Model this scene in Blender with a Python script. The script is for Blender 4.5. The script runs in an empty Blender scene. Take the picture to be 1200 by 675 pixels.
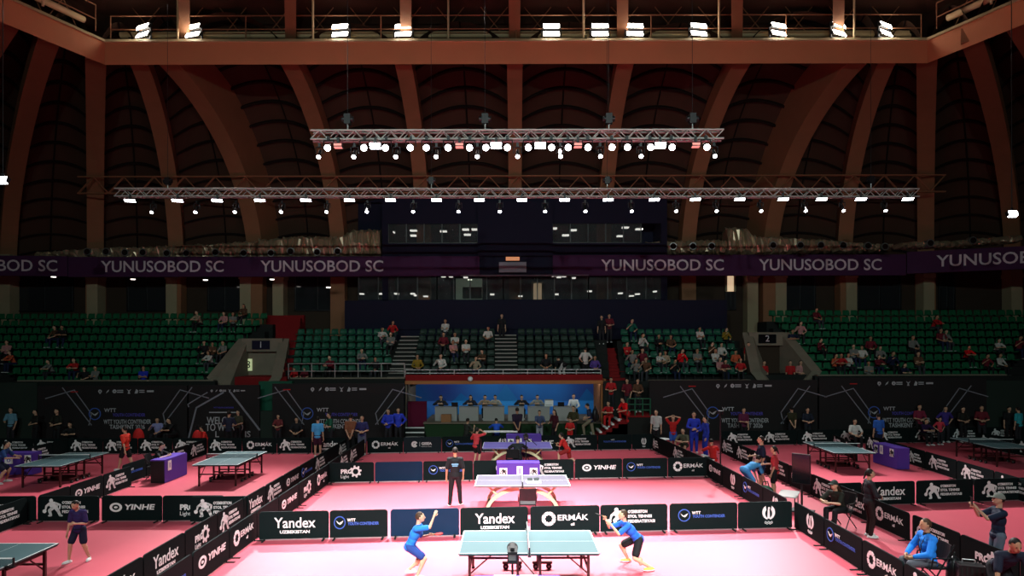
import bpy, bmesh, math, random
from mathutils import Vector, Matrix, Euler
rnd = random.Random(7)
R = math.radians
scene = bpy.context.scene
col = scene.collection
V = Vector

# ------------------------------------------------------------------ camera
CAM_Z, FPX, HOR, CX = 4.79, 750.0, 404.0, 600.0
def at(px, py, Y):
    return V(((px - CX) * Y / FPX, Y, CAM_Z - (py - HOR) * Y / FPX))
def g(px, py, z=0.0):
    Y = FPX * (CAM_Z - z) / (py - HOR)
    return V(((px - CX) * Y / FPX, Y, z))
def wx(px, Y): return (px - CX) * Y / FPX
def wz(py, Y): return CAM_Z - (py - HOR) * Y / FPX
cd = bpy.data.cameras.new('camera')
cam = bpy.data.objects.new('camera', cd)
col.objects.link(cam)
cam.location = (0, 0, CAM_Z)
cam.rotation_euler = (R(90), R(0.12), 0)
cd.sensor_width = 36.0
cd.lens = 36.0 * FPX / 1200.0
cd.shift_y = (HOR - 337.5) / 1200.0
cd.clip_end = 400
scene.camera = cam
vs = scene.view_settings
scene.display_settings.display_device = 'sRGB'
vs.view_transform = 'Standard'
vs.look = 'None'
vs.gamma = 1.0
vs.use_curve_mapping = False
vs.exposure = 0.0

# ------------------------------------------------------------------ materials
MATS = {}
def mat(name, c, rough=0.6, metal=0.0, spec=0.3, noise=0.0, nscale=8.0, emit=0.0, bump=0.0, alpha=1.0, trans=0.0):
    if name in MATS: return MATS[name]
    m = bpy.data.materials.new(name)
    m.use_nodes = True
    nt = m.node_tree
    b = nt.nodes['Principled BSDF']
    b.inputs['Base Color'].default_value = (*c, 1)
    b.inputs['Roughness'].default_value = rough
    b.inputs['Metallic'].default_value = metal
    b.inputs['Specular IOR Level'].default_value = spec
    if emit:
        b.inputs['Emission Color'].default_value = (*c, 1)
        b.inputs['Emission Strength'].default_value = emit
        m.cycles.emission_sampling = 'AUTO' if 'flood' in name else 'NONE'
    if trans: b.inputs['Transmission Weight'].default_value = trans
    if alpha < 1: b.inputs['Alpha'].default_value = alpha
    if noise or bump:
        tc = nt.nodes.new('ShaderNodeTexCoord')
        n = nt.nodes.new('ShaderNodeTexNoise')
        n.inputs['Scale'].default_value = nscale
        n.inputs['Detail'].default_value = 5
        nt.links.new(tc.outputs['Object'], n.inputs['Vector'])
        if noise:
            mx = nt.nodes.new('ShaderNodeMix'); mx.data_type = 'RGBA'
            mx.inputs[6].default_value = (*[v * (1 - noise) for v in c], 1)
            mx.inputs[7].default_value = (*[min(1, v * (1 + noise)) for v in c], 1)
            nt.links.new(n.outputs['Fac'], mx.inputs[0])
            nt.links.new(mx.outputs[2], b.inputs['Base Color'])
        if bump:
            bp = nt.nodes.new('ShaderNodeBump')
            bp.inputs['Strength'].default_value = bump
            nt.links.new(n.outputs['Fac'], bp.inputs['Height'])
            nt.links.new(bp.outputs['Normal'], b.inputs['Normal'])
    MATS[name] = m
    return m
def solid(c, rough=0.75):
    return mat('fabric_%02x%02x%02x' % tuple(int(255 * min(1, v)) for v in c), c, rough, 0, 0.15, noise=0.12, nscale=14)

M_floor = mat('red_sports_mat', (0.53, 0.078, 0.115), 0.5, 0, 0.25, noise=0.05, nscale=1.2)
M_black = mat('black_cover', (0.0054, 0.0118, 0.0122), 0.7, 0, 0.06, noise=0.15, nscale=3)
M_navy = mat('blue_cover', (0.0045, 0.022, 0.055), 0.6, 0, 0.1, noise=0.15, nscale=3)
M_teal = mat('dark_teal_cover', (0.005, 0.015, 0.022), 0.6, 0, 0.2)
M_white = mat('white_print', (0.82, 0.84, 0.84), 0.7, 0, 0.1)
M_bluep = mat('blue_print', (0.06, 0.13, 0.50), 0.7, 0, 0.1)
M_purp_p = mat('violet_print', (0.09, 0.07, 0.42), 0.7, 0, 0.1)
M_redp = mat('red_print', (0.45, 0.02, 0.02), 0.7, 0, 0.1)
M_grey_p = mat('grey_print', (0.22, 0.22, 0.26), 0.7, 0, 0.1)
M_metal = mat('black_metal', (0.012, 0.012, 0.014), 0.4, 0.2, 0.4)
M_dmetal = mat('dark_red_steel', (0.05, 0.012, 0.012), 0.45, 0.2, 0.4)
M_alu = mat('aluminium', (0.55, 0.55, 0.55), 0.35, 0.9, 0.5)
M_trussm = mat('truss_aluminium', (0.42, 0.45, 0.42), 0.5, 0.2, 0.5)
M_chrome = mat('steel_rail', (0.5, 0.5, 0.5), 0.3, 0.8, 0.5)
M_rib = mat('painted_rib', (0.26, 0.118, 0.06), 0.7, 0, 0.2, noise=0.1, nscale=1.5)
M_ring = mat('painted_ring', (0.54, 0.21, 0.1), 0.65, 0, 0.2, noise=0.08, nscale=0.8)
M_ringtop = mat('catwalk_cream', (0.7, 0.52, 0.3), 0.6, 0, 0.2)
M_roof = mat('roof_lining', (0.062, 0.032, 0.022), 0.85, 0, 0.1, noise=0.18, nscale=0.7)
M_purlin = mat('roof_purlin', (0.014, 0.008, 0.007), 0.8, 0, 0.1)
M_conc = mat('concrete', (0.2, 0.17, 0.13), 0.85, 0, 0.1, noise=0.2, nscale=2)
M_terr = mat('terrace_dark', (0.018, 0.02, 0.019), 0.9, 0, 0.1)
M_wallb = mat('brown_wall', (0.045, 0.03, 0.022), 0.85, 0, 0.1, noise=0.15, nscale=1)
M_col = mat('tan_column', (0.33, 0.27, 0.17), 0.8, 0, 0.15, noise=0.1, nscale=1)
M_nwall = mat('navy_wall', (0.012, 0.012, 0.028), 0.8, 0, 0.1)
M_dgreen = mat('dark_green_wall', (0.022, 0.034, 0.028), 0.8, 0, 0.1, noise=0.15, nscale=1)
M_glass = mat('tinted_glass', (0.02, 0.022, 0.025), 0.06, 0, 0.6)
M_ribbon = mat('violet_banner', (0.055, 0.018, 0.06), 0.75, 0, 0.1, noise=0.35, nscale=0.15)
M_ribtext = mat('pale_letter', (0.62, 0.55, 0.6), 0.7, 0, 0.1)
M_foil = mat('foil_wrap', (0.42, 0.33, 0.22), 0.33, 0.55, 0.5, bump=0.9, nscale=7)
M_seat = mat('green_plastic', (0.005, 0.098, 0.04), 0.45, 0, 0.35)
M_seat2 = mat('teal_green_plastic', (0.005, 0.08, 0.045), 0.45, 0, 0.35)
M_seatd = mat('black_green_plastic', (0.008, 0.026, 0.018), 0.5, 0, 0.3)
M_redc = mat('red_carpet', (0.2, 0.012, 0.014), 0.9, 0, 0.1, noise=0.15, nscale=6)
M_banner = mat('black_banner', (0.019, 0.017, 0.018), 0.75, 0, 0.12, noise=0.15, nscale=1)
M_purple = mat('purple_panel', (0.085, 0.04, 0.33), 0.6, 0, 0.2)
M_maroon = mat('maroon_panel', (0.11, 0.008, 0.03), 0.8, 0, 0.1)
M_wood = mat('pale_desk', (0.34, 0.33, 0.32), 0.6, 0, 0.2)
M_card = mat('cardboard', (0.32, 0.15, 0.07), 0.8, 0, 0.1)
M_stage = mat('stage_green', (0.02, 0.05, 0.022), 0.85, 0, 0.1)
M_orange = mat('orange_trim', (0.35, 0.14, 0.05), 0.7, 0, 0.2)
M_lamp = mat('lamp_glow', (0.95, 0.97, 1.0), 0.5, emit=14.0)
M_lampw = mat('flood_glow', (1.0, 0.93, 0.8), 0.5, emit=22.0)
M_lampd = mat('dim_lamp', (1.0, 0.45, 0.38), 0.5, emit=0.5)
M_down = mat('downlight_glint_glow', (1.0, 0.93, 0.85), 0.5, emit=2.6)
M_warm = mat('lit_interior', (1.0, 0.72, 0.45), 0.7, emit=0.55)
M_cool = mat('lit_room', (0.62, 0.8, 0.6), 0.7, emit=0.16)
M_litsign = mat('lit_sign', (0.8, 0.9, 0.5), 0.7, emit=0.35)
M_ttgreen = mat('table_dark_green', (0.05, 0.1, 0.112), 0.5, 0, 0.2, noise=0.05, nscale=3)
M_ttpurp = mat('table_violet', (0.17, 0.14, 0.5), 0.5, 0, 0.25)
M_ttgrey = mat('table_grey_violet', (0.072, 0.066, 0.088), 0.6, 0, 0.06)
M_net = mat('net_mesh', (0.02, 0.022, 0.03), 0.8, 0, 0.1, alpha=0.3)
M_camera = mat('camera_black', (0.004, 0.004, 0.005), 0.6, 0, 0.2)
M_rubber = mat('rubber', (0.02, 0.02, 0.02), 0.8, 0, 0.1)
M_woodarc = mat('pale_arc_wood', (0.6, 0.52, 0.32), 0.5, 0, 0.2)
M_screen = mat('dark_screen', (0.008, 0.008, 0.01), 0.15, 0, 0.5)
SKIN = [mat('skin_light', (0.56, 0.33, 0.22), 0.55, 0, 0.25), mat('skin_tan', (0.42, 0.22, 0.13), 0.55, 0, 0.25)]
M_hair = mat('black_hair', (0.012, 0.009, 0.008), 0.6, 0, 0.2)
M_hairb = mat('brown_hair', (0.05, 0.025, 0.014), 0.6, 0, 0.2)
M_eye = mat('eye_dark', (0.01, 0.008, 0.008), 0.3)
M_lip = mat('lip', (0.3, 0.09, 0.08), 0.5)

def blue_backdrop():
    m = bpy.data.materials.new('blue_mountain_print'); m.use_nodes = True
    nt = m.node_tree; b = nt.nodes['Principled BSDF']
    tc = nt.nodes.new('ShaderNodeTexCoord'); n = nt.nodes.new('ShaderNodeTexVoronoi')
    n.inputs['Scale'].default_value = 0.42
    n.feature = 'SMOOTH_F1'
    r = nt.nodes.new('ShaderNodeValToRGB')
    r.color_ramp.elements[0].color = (0.012, 0.2, 0.62, 1); r.color_ramp.elements[1].color = (0.008, 0.03, 0.26, 1)
    r.color_ramp.elements[0].position = 0.1; r.color_ramp.elements[1].position = 0.75
    nt.links.new(tc.outputs['Object'], n.inputs['Vector'])
    nt.links.new(n.outputs['Distance'], r.inputs['Fac']); nt.links.new(r.outputs['Color'], b.inputs['Base Color'])
    b.inputs['Roughness'].default_value = 0.7
    return m
M_blueback = blue_backdrop()

# ------------------------------------------------------------------ mesh helper
class MB:
    def __init__(s): s.v = []; s.f = []; s.m = []; s.sm = []
    def add(s, vs_, fs, mi=0, smooth=False):
        o = len(s.v); s.v.extend([tuple(x) for x in vs_])
        for f in fs:
            s.f.append([i + o for i in f]); s.m.append(mi); s.sm.append(smooth)
    def box(s, c, d, mi=0, rot=None):
        hx, hy, hz = d[0] / 2, d[1] / 2, d[2] / 2
        p = [V((x, y, z)) for x in (-hx, hx) for y in (-hy, hy) for z in (-hz, hz)]
        if rot is not None: p = [rot @ q for q in p]
        c = V(c); p = [q + c for q in p]
        s.add(p, [(0, 1, 3, 2), (4, 6, 7, 5), (0, 4, 5, 1), (2, 3, 7, 6), (0, 2, 6, 4), (1, 5, 7, 3)], mi)
    def box2(s, a, b, mi=0):
        s.box([(a[i] + b[i]) / 2 for i in range(3)], [abs(b[i] - a[i]) for i in range(3)], mi)
    def hexa(s, p, mi=0):   # 8 points: bottom 4 then top 4
        s.add(p, [(3, 2, 1, 0), (4, 5, 6, 7), (0, 1, 5, 4), (1, 2, 6, 5), (2, 3, 7, 6), (3, 0, 4, 7)], mi)
    def tube(s, a, b, r0, r1=None, n=8, mi=0, caps=True, smooth=True):
        a, b = V(a), V(b); r1 = r0 if r1 is None else r1
        d = b - a
        if d.length < 1e-6: return
        q = d.to_track_quat('Z', 'Y')
        ring = [q @ V((math.cos(2 * math.pi * i / n), math.sin(2 * math.pi * i / n), 0)) for i in range(n)]
        vv = [a + x * r0 for x in ring] + [b + x * r1 for x in ring]
        s.add(vv, [(i, (i + 1) % n, n + (i + 1) % n, n + i) for i in range(n)], mi, smooth)
        if caps: s.add(vv, [list(range(n))[::-1], list(range(n, 2 * n))], mi)
    def path(s, pts, r, n=8, mi=0):
        for a, b in zip(pts[:-1], pts[1:]): s.tube(a, b, r, r, n, mi)
    def capsule(s, a, b, r0, r1=None, n=10, mi=0, k=3):
        a, b = V(a), V(b); r1 = r0 if r1 is None else r1
        d = b - a
        q = d.to_track_quat('Z', 'Y') if d.length > 1e-6 else Matrix.Identity(3).to_quaternion()
        prof = []
        for i in range(k + 1):
            t = math.pi / 2 * i / k
            prof.append((a, -math.cos(t) * r0, max(1e-4, math.sin(t) * r0)))
        for i in range(k + 1):
            t = math.pi / 2 * i / k
            prof.append((b, math.sin(t) * r1, max(1e-4, math.cos(t) * r1)))
        vv = []
        for c, z, r in prof:
            for j in range(n):
                th = 2 * math.pi * j / n
                vv.append(c + q @ V((r * math.cos(th), r * math.sin(th), z)))
        fs = []
        for i in range(len(prof) - 1):
            for j in range(n):
                fs.append((i * n + j, i * n + (j + 1) % n, (i + 1) * n + (j + 1) % n, (i + 1) * n + j))
        fs.append(list(range(n))[::-1]); fs.append(list(range((len(prof) - 1) * n, len(prof) * n)))
        s.add(vv, fs, mi, True)
    def ell(s, c, rad, rot=None, n=14, k=9, mi=0, keep=None):
        c = V(c); vv = []; un = []
        for i in range(k + 1):
            t = math.pi * i / k
            for j in range(n):
                th = 2 * math.pi * j / n
                u = V((max(1e-3, math.sin(t)) * math.cos(th), max(1e-3, math.sin(t)) * math.sin(th), math.cos(t)))
                p = V((u.x * rad[0], u.y * rad[1], u.z * rad[2]))
                if rot is not None: p = rot @ p
                vv.append(c + p); un.append(u)
        fs = []
        for i in range(k):
            for j in range(n):
                f = (i * n + j, (i + 1) * n + j, (i + 1) * n + (j + 1) % n, i * n + (j + 1) % n)
                if keep is None or keep(sum((un[x] for x in f), V((0, 0, 0))) / 4): fs.append(f)
        if keep is None:
            fs.append(list(range(n))); fs.append(list(range(k * n, (k + 1) * n))[::-1])
        s.add(vv, fs, mi, True)
    def prism(s, pts, y0, y1, mi=0):    # polygon in xz extruded along y
        n = len(pts)
        vv = [V((p[0], y0, p[1])) for p in pts] + [V((p[0], y1, p[1])) for p in pts]
        s.add(vv, [list(range(n)), list(range(n, 2 * n))[::-1]] + [(i, n + i, n + (i + 1) % n, (i + 1) % n) for i in range(n)], mi)
    def disc(s, c, r, y0, y1, n=18, mi=0, rx=None):
        rx = r if rx is None else rx
        s.prism([(c[0] + rx * math.cos(2 * math.pi * i / n), c[1] + r * math.sin(2 * math.pi * i / n)) for i in range(n)], y0, y1, mi)
    def ring(s, c, r0, r1, y0, y1, n=24, mi=0, kx=1.0, a0=0.0, a1=2 * math.pi):
        full = abs(a1 - a0 - 2 * math.pi) < 1e-6
        for i in range(n):
            t0 = a0 + (a1 - a0) * i / n; t1 = a0 + (a1 - a0) * (i + 1) / n
            q = [(c[0] + kx * r0 * math.cos(t0), c[1] + r0 * math.sin(t0)), (c[0] + kx * r0 * math.cos(t1), c[1] + r0 * math.sin(t1)),
                 (c[0] + kx * r1 * math.cos(t1), c[1] + r1 * math.sin(t1)), (c[0] + kx * r1 * math.cos(t0), c[1] + r1 * math.sin(t0))]
            s.prism(q[::-1], y0, y1, mi)
    def mesh(s, name, mats):
        me = bpy.data.meshes.new(name)
        me.from_pydata(s.v, [], s.f)
        for m in (mats if isinstance(mats, (list, tuple)) else [mats]): me.materials.append(m)
        me.polygons.foreach_set('material_index', s.m)
        me.polygons.foreach_set('use_smooth', s.sm)
        me.update()
        bm = bmesh.new(); bm.from_mesh(me)
        bmesh.ops.recalc_face_normals(bm, faces=bm.faces); bm.to_mesh(me); bm.free()
        return me
    def build(s, name, mats, parent=None):
        return link(name, s.mesh(name, mats), parent)
def link(name, me, parent=None, loc=None):
    o = bpy.data.objects.new(name, me); col.objects.link(o)
    if parent is not None: o.parent = parent
    if loc is not None: o.location = loc
    return o
def empty(name, loc=(0, 0, 0), rz=0.0):
    o = bpy.data.objects.new(name, None); col.objects.link(o)
    o.empty_display_size = 0.2; o.location = loc; o.rotation_euler = (0, 0, rz)
    return o
def tag(o, label, cat, group=None):
    o['label'] = label; o['category'] = cat
    if group: o['group'] = group
    return o
def struct(o, label=None, cat=None):
    o['kind'] = 'structure'
    if label: o['label'] = label; o['category'] = cat or 'structure'
    return o
def copy_tree(o, parent=None):
    c = o.copy(); col.objects.link(c)
    if parent is not None: c.parent = parent
    for ch in list(o.children): copy_tree(ch, c)
    return c
ORD = ['first', 'second', 'third', 'fourth', 'fifth', 'sixth', 'seventh', 'eighth', 'ninth', 'tenth', 'eleventh', 'twelfth',
       'thirteenth', 'fourteenth', 'fifteenth', 'sixteenth', 'seventeenth', 'eighteenth', 'nineteenth', 'twentieth']

TXT = {}
def text_shape(s, size, bold=0.0, shear=0.0, wide=1.0, ext=0.002, spacing=1.0):
    """lettering as an MB in the xz plane, centred; front faces -y"""
    key = (s, size, bold, shear, wide, spacing)
    if key not in TXT:
        cu = bpy.data.curves.new('lettering', 'FONT')
        cu.body = s; cu.size = size; cu.align_x = 'CENTER'; cu.align_y = 'CENTER'
        cu.offset = bold * size; cu.shear = shear; cu.extrude = ext; cu.resolution_u = 3
        cu.space_character = spacing
        o = bpy.data.objects.new('lettering', cu); col.objects.link(o)
        bpy.context.view_layer.update()
        me = o.to_mesh()
        pts = [V((v.co.x * wide, -v.co.z, v.co.y)) for v in me.vertices]
        fs = [list(p.vertices) for p in me.polygons]
        o.to_mesh_clear(); bpy.data.objects.remove(o); bpy.data.curves.remove(cu)
        TXT[key] = (pts, fs)
    return TXT[key]
def put_text(mb, s, x, z, size, mi=0, fit=None, **kw):
    pts, fs = text_shape(s, size, **kw)
    k = 1.0
    if fit:
        w = max(p.x for p in pts) - min(p.x for p in pts); k = fit / w
    mb.add([V((p.x * k + x, p.y - 0.004, p.z + z)) for p in pts], fs, mi)
# ================================================================== SETTING
mb = MB(); mb.box((0, 17, -0.1), (84, 62, 0.2)); struct(mb.build('floor', M_floor))
# ---- far wall and columns
WY = 43.6
NICHES = [(20, 86), (150, 196), (244, 284), (346, 400), (850, 862), (920, 955), (1005, 1055), (1100, 1118)]
mb = MB(); mb.box2((-45, WY, 0), (45, WY + 0.4, 10.9)); struct(mb.build('wall_back', M_wallb))
for k, (a, b) in enumerate(NICHES):
    mb = MB(); mb.box2((wx(a, WY - .1), WY - 0.12, wz(364, WY)), (wx(b, WY - .1), WY - 0.02, wz(322, WY)))
    o = mb.build('window_%d' % (k + 1), M_glass); struct(o)
    fr = MB()
    x0, x1, z0, z1 = wx(a, WY), wx(b, WY), wz(364, WY), wz(322, WY)
    for q in ((x0, x0 + .08), (x1 - .08, x1), ((x0 + x1) / 2 - .03, (x0 + x1) / 2 + .03)): fr.box2((q[0], WY - .17, z0), (q[1], WY - .121, z1))
    fr.box2((x0, WY - .17, z0), (x1, WY - .121, z0 + .08)); fr.build('window_frame', M_metal, o)
for sx in (-1, 1):
    mb = MB(); mb.box2((sx * 45, -14, 0), (sx * 45.4, WY, 14)); struct(mb.build('wall_left' if sx < 0 else 'wall_right', M_wallb))
mb = MB(); mb.box2((-45, -14.4, 0), (45, -14, 14)); struct(mb.build('wall_front', M_wallb))
COLX = [(-30, 10), (10, 112), (0, 204), (0, 290), (0, 396)]
def column(px, Y=43.0, w=0.72):
    mb = MB(); x = wx(px, Y)
    mb.box2((x - w / 2, Y - .35, 5.2), (x + w / 2, Y + .5, 10.9))
    mb.box2((x - w / 2 - .06, Y - .41, 9.2), (x + w / 2 + .06, Y + .5, 9.45))
    struct(mb.build('column', M_col))
for px in (10, 112, 204, 290, 328, 913, 880, 995, 1085, 1187): column(px)
# ---- ring and dome ribs
RY, RZ0, RZ1 = 34.0, wz(75, 34.0), wz(49, 34.0)
RCX = 21.6
ring_pts = [(-34, 2), (-30, 14), (-RCX, RY), (RCX + .5, RY), (31, 14), (35, 2)]
mb = MB(); cat_ = MB()
def ringsec(p, q, th=1.3):
    d = (V((q[0], q[1], 0)) - V((p[0], p[1], 0))).normalized(); n = V((-d.y, d.x, 0))
    return V((p[0], p[1], 0)), V((q[0], q[1], 0)), n * th
mid = [V((p[0], p[1], 0)) for p in ring_pts]
def offset_poly(th):
    out = []
    for i, p in enumerate(mid):
        ns = []
        if i > 0: d = (mid[i] - mid[i - 1]).normalized(); ns.append(V((-d.y, d.x, 0)))
        if i < len(mid) - 1: d = (mid[i + 1] - mid[i]).normalized(); ns.append(V((-d.y, d.x, 0)))
        n = sum(ns, V((0, 0, 0))) / len(ns); n = n / n.length ** 2
        out.append(p + n * th)
    return out
outer = offset_poly(1.5); lip = offset_poly(-0.12); lip2 = offset_poly(0.32)
Z = lambda p, z: V((p.x, p.y, z))
for i in range(len(mid) - 1):
    mb.hexa([Z(mid[i], RZ0), Z(mid[i + 1], RZ0), Z(outer[i + 1], RZ0 + .72), Z(outer[i], RZ0 + .72), Z(mid[i], RZ1), Z(mid[i + 1], RZ1), Z(outer[i + 1], RZ1), Z(outer[i], RZ1)])
    cat_.hexa([Z(lip[i], RZ1), Z(lip[i + 1], RZ1), Z(outer[i + 1], RZ1), Z(outer[i], RZ1), Z(lip2[i], RZ1 + .34), Z(lip2[i + 1], RZ1 + .34), Z(outer[i + 1], RZ1 + .34), Z(outer[i], RZ1 + .34)])
struct(mb.build('beam', M_ring)); struct(cat_.build('trim_1', M_ringtop))
# ribs : (bottom px, bottom Y, top px, top Y, width, depth)
RIBS = [(-330, 38, -150, 22, .9, .8), (-90, 43.2, 18, 29.6, .9, .8), (10, 43.2, 62, 31.3, .9, .8), (112, 43.2, 113, 33.6, .95, .8), (207, 43, 160, 34, .9, .8), (300, 43, 190, 34, 1.1, 2.4),
        (397, 43, 335, 34, .95, .9), (497, 43, 471, 34, .9, .85), (604, 43, 604, 34, .85, .8), (708, 43, 736, 34, .9, .85), (806, 43, 876, 34, .95, .9),
        (902, 43, 1014, 34, 1.1, 2.4), (990, 43, 1044, 34, .9, .8), (1085, 43.2, 1087, 33.6, .95, .8), (1187, 43.2, 1135, 31.3, .9, .8), (1290, 43.2, 1182, 29.6, .9, .8), (1530, 38, 1350, 22, .9, .8)]
ZB = 9.6
NT = 26
def rib_curve(r):
    pb, Yb, pt, Yt = r[:4]
    B = V((wx(pb, Yb), Yb, ZB)); T = V((wx(pt, Yt), Yt, RZ0 + .25)); T = T + (T - B) * V((1, 1, 0)) * -0.06
    pts = []
    a1 = R(74); s1, c1 = math.sin(a1), 1 - math.cos(a1)
    for i in range(NT + 1):
        a = a1 * i / NT
        h = (1 - math.cos(a)) / c1; v = math.sin(a) / s1
        pts.append(V((B.x + (T.x - B.x) * h, B.y + (T.y - B.y) * h, B.z + (T.z - B.z) * v)))
    return pts
CUR = [rib_curve(r) for r in RIBS]
for r, c in zip(RIBS, CUR):
    mb = MB(); w, dp = r[4], r[5]
    hd = V((c[-1].x - c[0].x, c[-1].y - c[0].y, 0)).normalized(); side = V((-hd.y, hd.x, 0))
    rings = []
    for i, p in enumerate(c):
        t = (c[min(i + 1, NT)] - c[max(i - 1, 0)]).normalized(); nrm = side.cross(t).normalized()
        if nrm.z < 0: nrm = -nrm
        out = nrm if nrm.dot(-hd) > 0 or nrm.z > .5 else -nrm
        dd = dp * (0.75 + 0.5 * math.sin(math.pi * i / NT)) if dp > 2 else dp
        rings.append([p - side * w / 2, p + side * w / 2, p + side * w / 2 + out * dd, p - side * w / 2 + out * dd])
    for i in range(NT):
        a, b = rings[i], rings[i + 1]
        mb.add(a + b, [(j, (j + 1) % 4, 4 + (j + 1) % 4, 4 + j) for j in range(4)])
    mb.add(rings[0], [(0, 1, 2, 3)]); mb.add(rings[-1], [(0, 1, 2, 3)])
    mb.box2((c[0].x - w / 2, c[0].y - .3, 5.4), (c[0].x + w / 2, c[0].y + .45, ZB + .05))
    struct(mb.build('arch_rib', M_rib))
# vaulted roof panels between the ribs, with purlins following the vault
for k in range(len(RIBS) - 1):
    a, b = CUR[k], CUR[k + 1]
    da = 2.2 if RIBS[k][5] > 2 else .75; db = 2.2 if RIBS[k + 1][5] > 2 else .75
    ctr = (a[0] + b[0]) / 2; tp = (a[-1] + b[-1]) / 2
    hd = V((ctr.x - tp.x, ctr.y - tp.y, 0)).normalized()
    NU = 12; wd = (a[0] - b[0]).length
    def P(u, i, lift=0.0):
        f = i / NT * NT; i0 = min(int(f), NT - 1); fr = f - i0
        pa = a[i0].lerp(a[i0 + 1], fr); pb = b[i0].lerp(b[i0 + 1], fr)
        ang = R(74) * f / NT
        out = hd * math.cos(ang) + V((0, 0, 1)) * math.sin(ang)
        d = da + (db - da) * u + min(1.5, .24 * wd) * 4 * u * (1 - u) * (0.25 + .75 * math.sin(ang)) - lift
        return pa.lerp(pb, u) + out * d + V((0, 0, .5 * 4 * u * (1 - u)))
    mb = MB()
    grid = [P(u / NU, i) for i in range(NT + 1) for u in range(NU + 1)]
    mb.add(grid, [(i * (NU + 1) + u, i * (NU + 1) + u + 1, (i + 1) * (NU + 1) + u + 1, (i + 1) * (NU + 1) + u) for i in range(NT) for u in range(NU)], 0, True)
    for j in range(1, 14):
        i = j * NT / 13.5
        if i > NT - .3: break
        for u in range(NU):
            q = [P(u / NU, i, .02), P((u + 1) / NU, i, .02), P((u + 1) / NU, i, .2), P(u / NU, i, .2)]
            q2 = [P(u / NU, i + .22, .02), P((u + 1) / NU, i + .22, .02), P((u + 1) / NU, i + .22, .2), P(u / NU, i + .22, .2)]
            mb.hexa(q + q2, 1)
    for i in range(0, NT):
        mb.tube(P(.5, i, .05), P(.5, i + 1, .05), .05, .05, 4, 1, False)
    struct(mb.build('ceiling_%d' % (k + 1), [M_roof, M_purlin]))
# ---- roof over the ring opening
mb = MB(); ap = V((0, 4, 30.5))
op = [V((p.x * 1.02, p.y + .8, RZ1 + 2.6)) for p in outer]
low = [V((p.x, p.y, RZ1 - .3)) for p in outer]
inn = [ap + (p - ap) * .25 + V((0, 0, .0)) for p in op]
for i in range(len(op) - 1):
    for j in range(6):
        t0, t1 = j / 6, (j + 1) / 6
        mb.add([op[i].lerp(inn[i], t0), op[i + 1].lerp(inn[i + 1], t0), op[i + 1].lerp(inn[i + 1], t1), op[i].lerp(inn[i], t1)], [(0, 1, 2, 3)])
mb.add(inn, [list(range(len(inn)))])
for i in range(len(op) - 1): mb.add([low[i], low[i + 1], op[i + 1], op[i]], [(0, 1, 2, 3)])
for k in range(1, 5):
    t = k / 5 * .6
    for i in range(len(op) - 1): mb.tube(op[i].lerp(inn[i], t) - V((0, 0, .15)), op[i + 1].lerp(inn[i + 1], t) - V((0, 0, .15)), .09, .09, 5, 1)
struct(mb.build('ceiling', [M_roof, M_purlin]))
for px in (200, 330, 471, 604, 736, 876, 1000):
    x = wx(px, RY); b = V((x, RY + 1.5, RZ1 + .4)); t = V((x * .35, 12, 28.4))
    mb = MB(); d = (t - b)
    for i in range(8):
        p, q = b + d * i / 8 + V((0, 0, 1.2 * math.sin(math.pi * i / 8))), b + d * (i + 1) / 8 + V((0, 0, 1.2 * math.sin(math.pi * (i + 1) / 8)))
        mb.hexa([p + V((-.3, 0, 0)), p + V((.3, 0, 0)), q + V((.3, 0, 0)), q + V((-.3, 0, 0)), p + V((-.3, 0, .6)), p + V((.3, 0, .6)), q + V((.3, 0, .6)), q + V((-.3, 0, .6))])
    struct(mb.build('arch_rib', M_rib))
# catwalk rail above the ring: one thing with tube, rails, posts, braces
def catwalk(name, A, B, label, npost, nrod):
    A, B = V(A), V(B); t = empty(name, (A + B) / 2); tag(t, label, 'catwalk railing'); o = t.location.copy()
    L = lambda p: p - o
    n = V((-(B - A).y, (B - A).x, 0)).normalized()
    m = MB(); m.tube(L(A + n * .9 + V((0, 0, .75))), L(B + n * .9 + V((0, 0, .75))), .17, .17, 10); m.build('pipe', M_ringtop, t)
    for h in (.62, 1.35):
        m = MB(); m.tube(L(A + V((0, 0, h))), L(B + V((0, 0, h))), .035, .035, 6); m.build('rail', M_rib, t)
    for i in range(npost + 1):
        p = A.lerp(B, i / npost); m = MB(); m.tube(L(p), L(p + V((0, 0, 1.35))), .035, .035, 6); m.build('post', M_rib, t)
    for i in range(nrod):
        p = A.lerp(B, (i + .5) / nrod) - n * .05; m = MB(); m.tube(L(p), L(p + V((0, 0, 3.4))), .06, .06, 6); m.build('hanger', M_ringtop, t)
    m = MB(); k = nrod * 3
    for i in range(k):
        p, q = A.lerp(B, i / k) + n * 1.2, A.lerp(B, (i + 1) / k) + n * 1.2
        m.tube(L(p), L(q + V((0, 0, 3))), .03, .03, 5); m.tube(L(q), L(p + V((0, 0, 3))), .03, .03, 5)
    m.build('cross_brace', M_rib, t)
zt = RZ1 + .34
catwalk('catwalk_railing', (-RCX, RY + .5, zt - .02), (RCX + .5, RY + .5, zt - .02), 'long straight catwalk railing with a fat cream pipe on the far roof beam', 12, 6)
catwalk('catwalk_railing', (-29.7, 14, zt), (-RCX - .1, RY - .6, zt), 'catwalk railing on the roof beam running towards us on the left', 8, 4)
catwalk('catwalk_railing', (RCX + .6, RY - .6, zt), (30.7, 14, zt), 'catwalk railing on the roof beam running towards us on the right', 8, 4)
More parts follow.
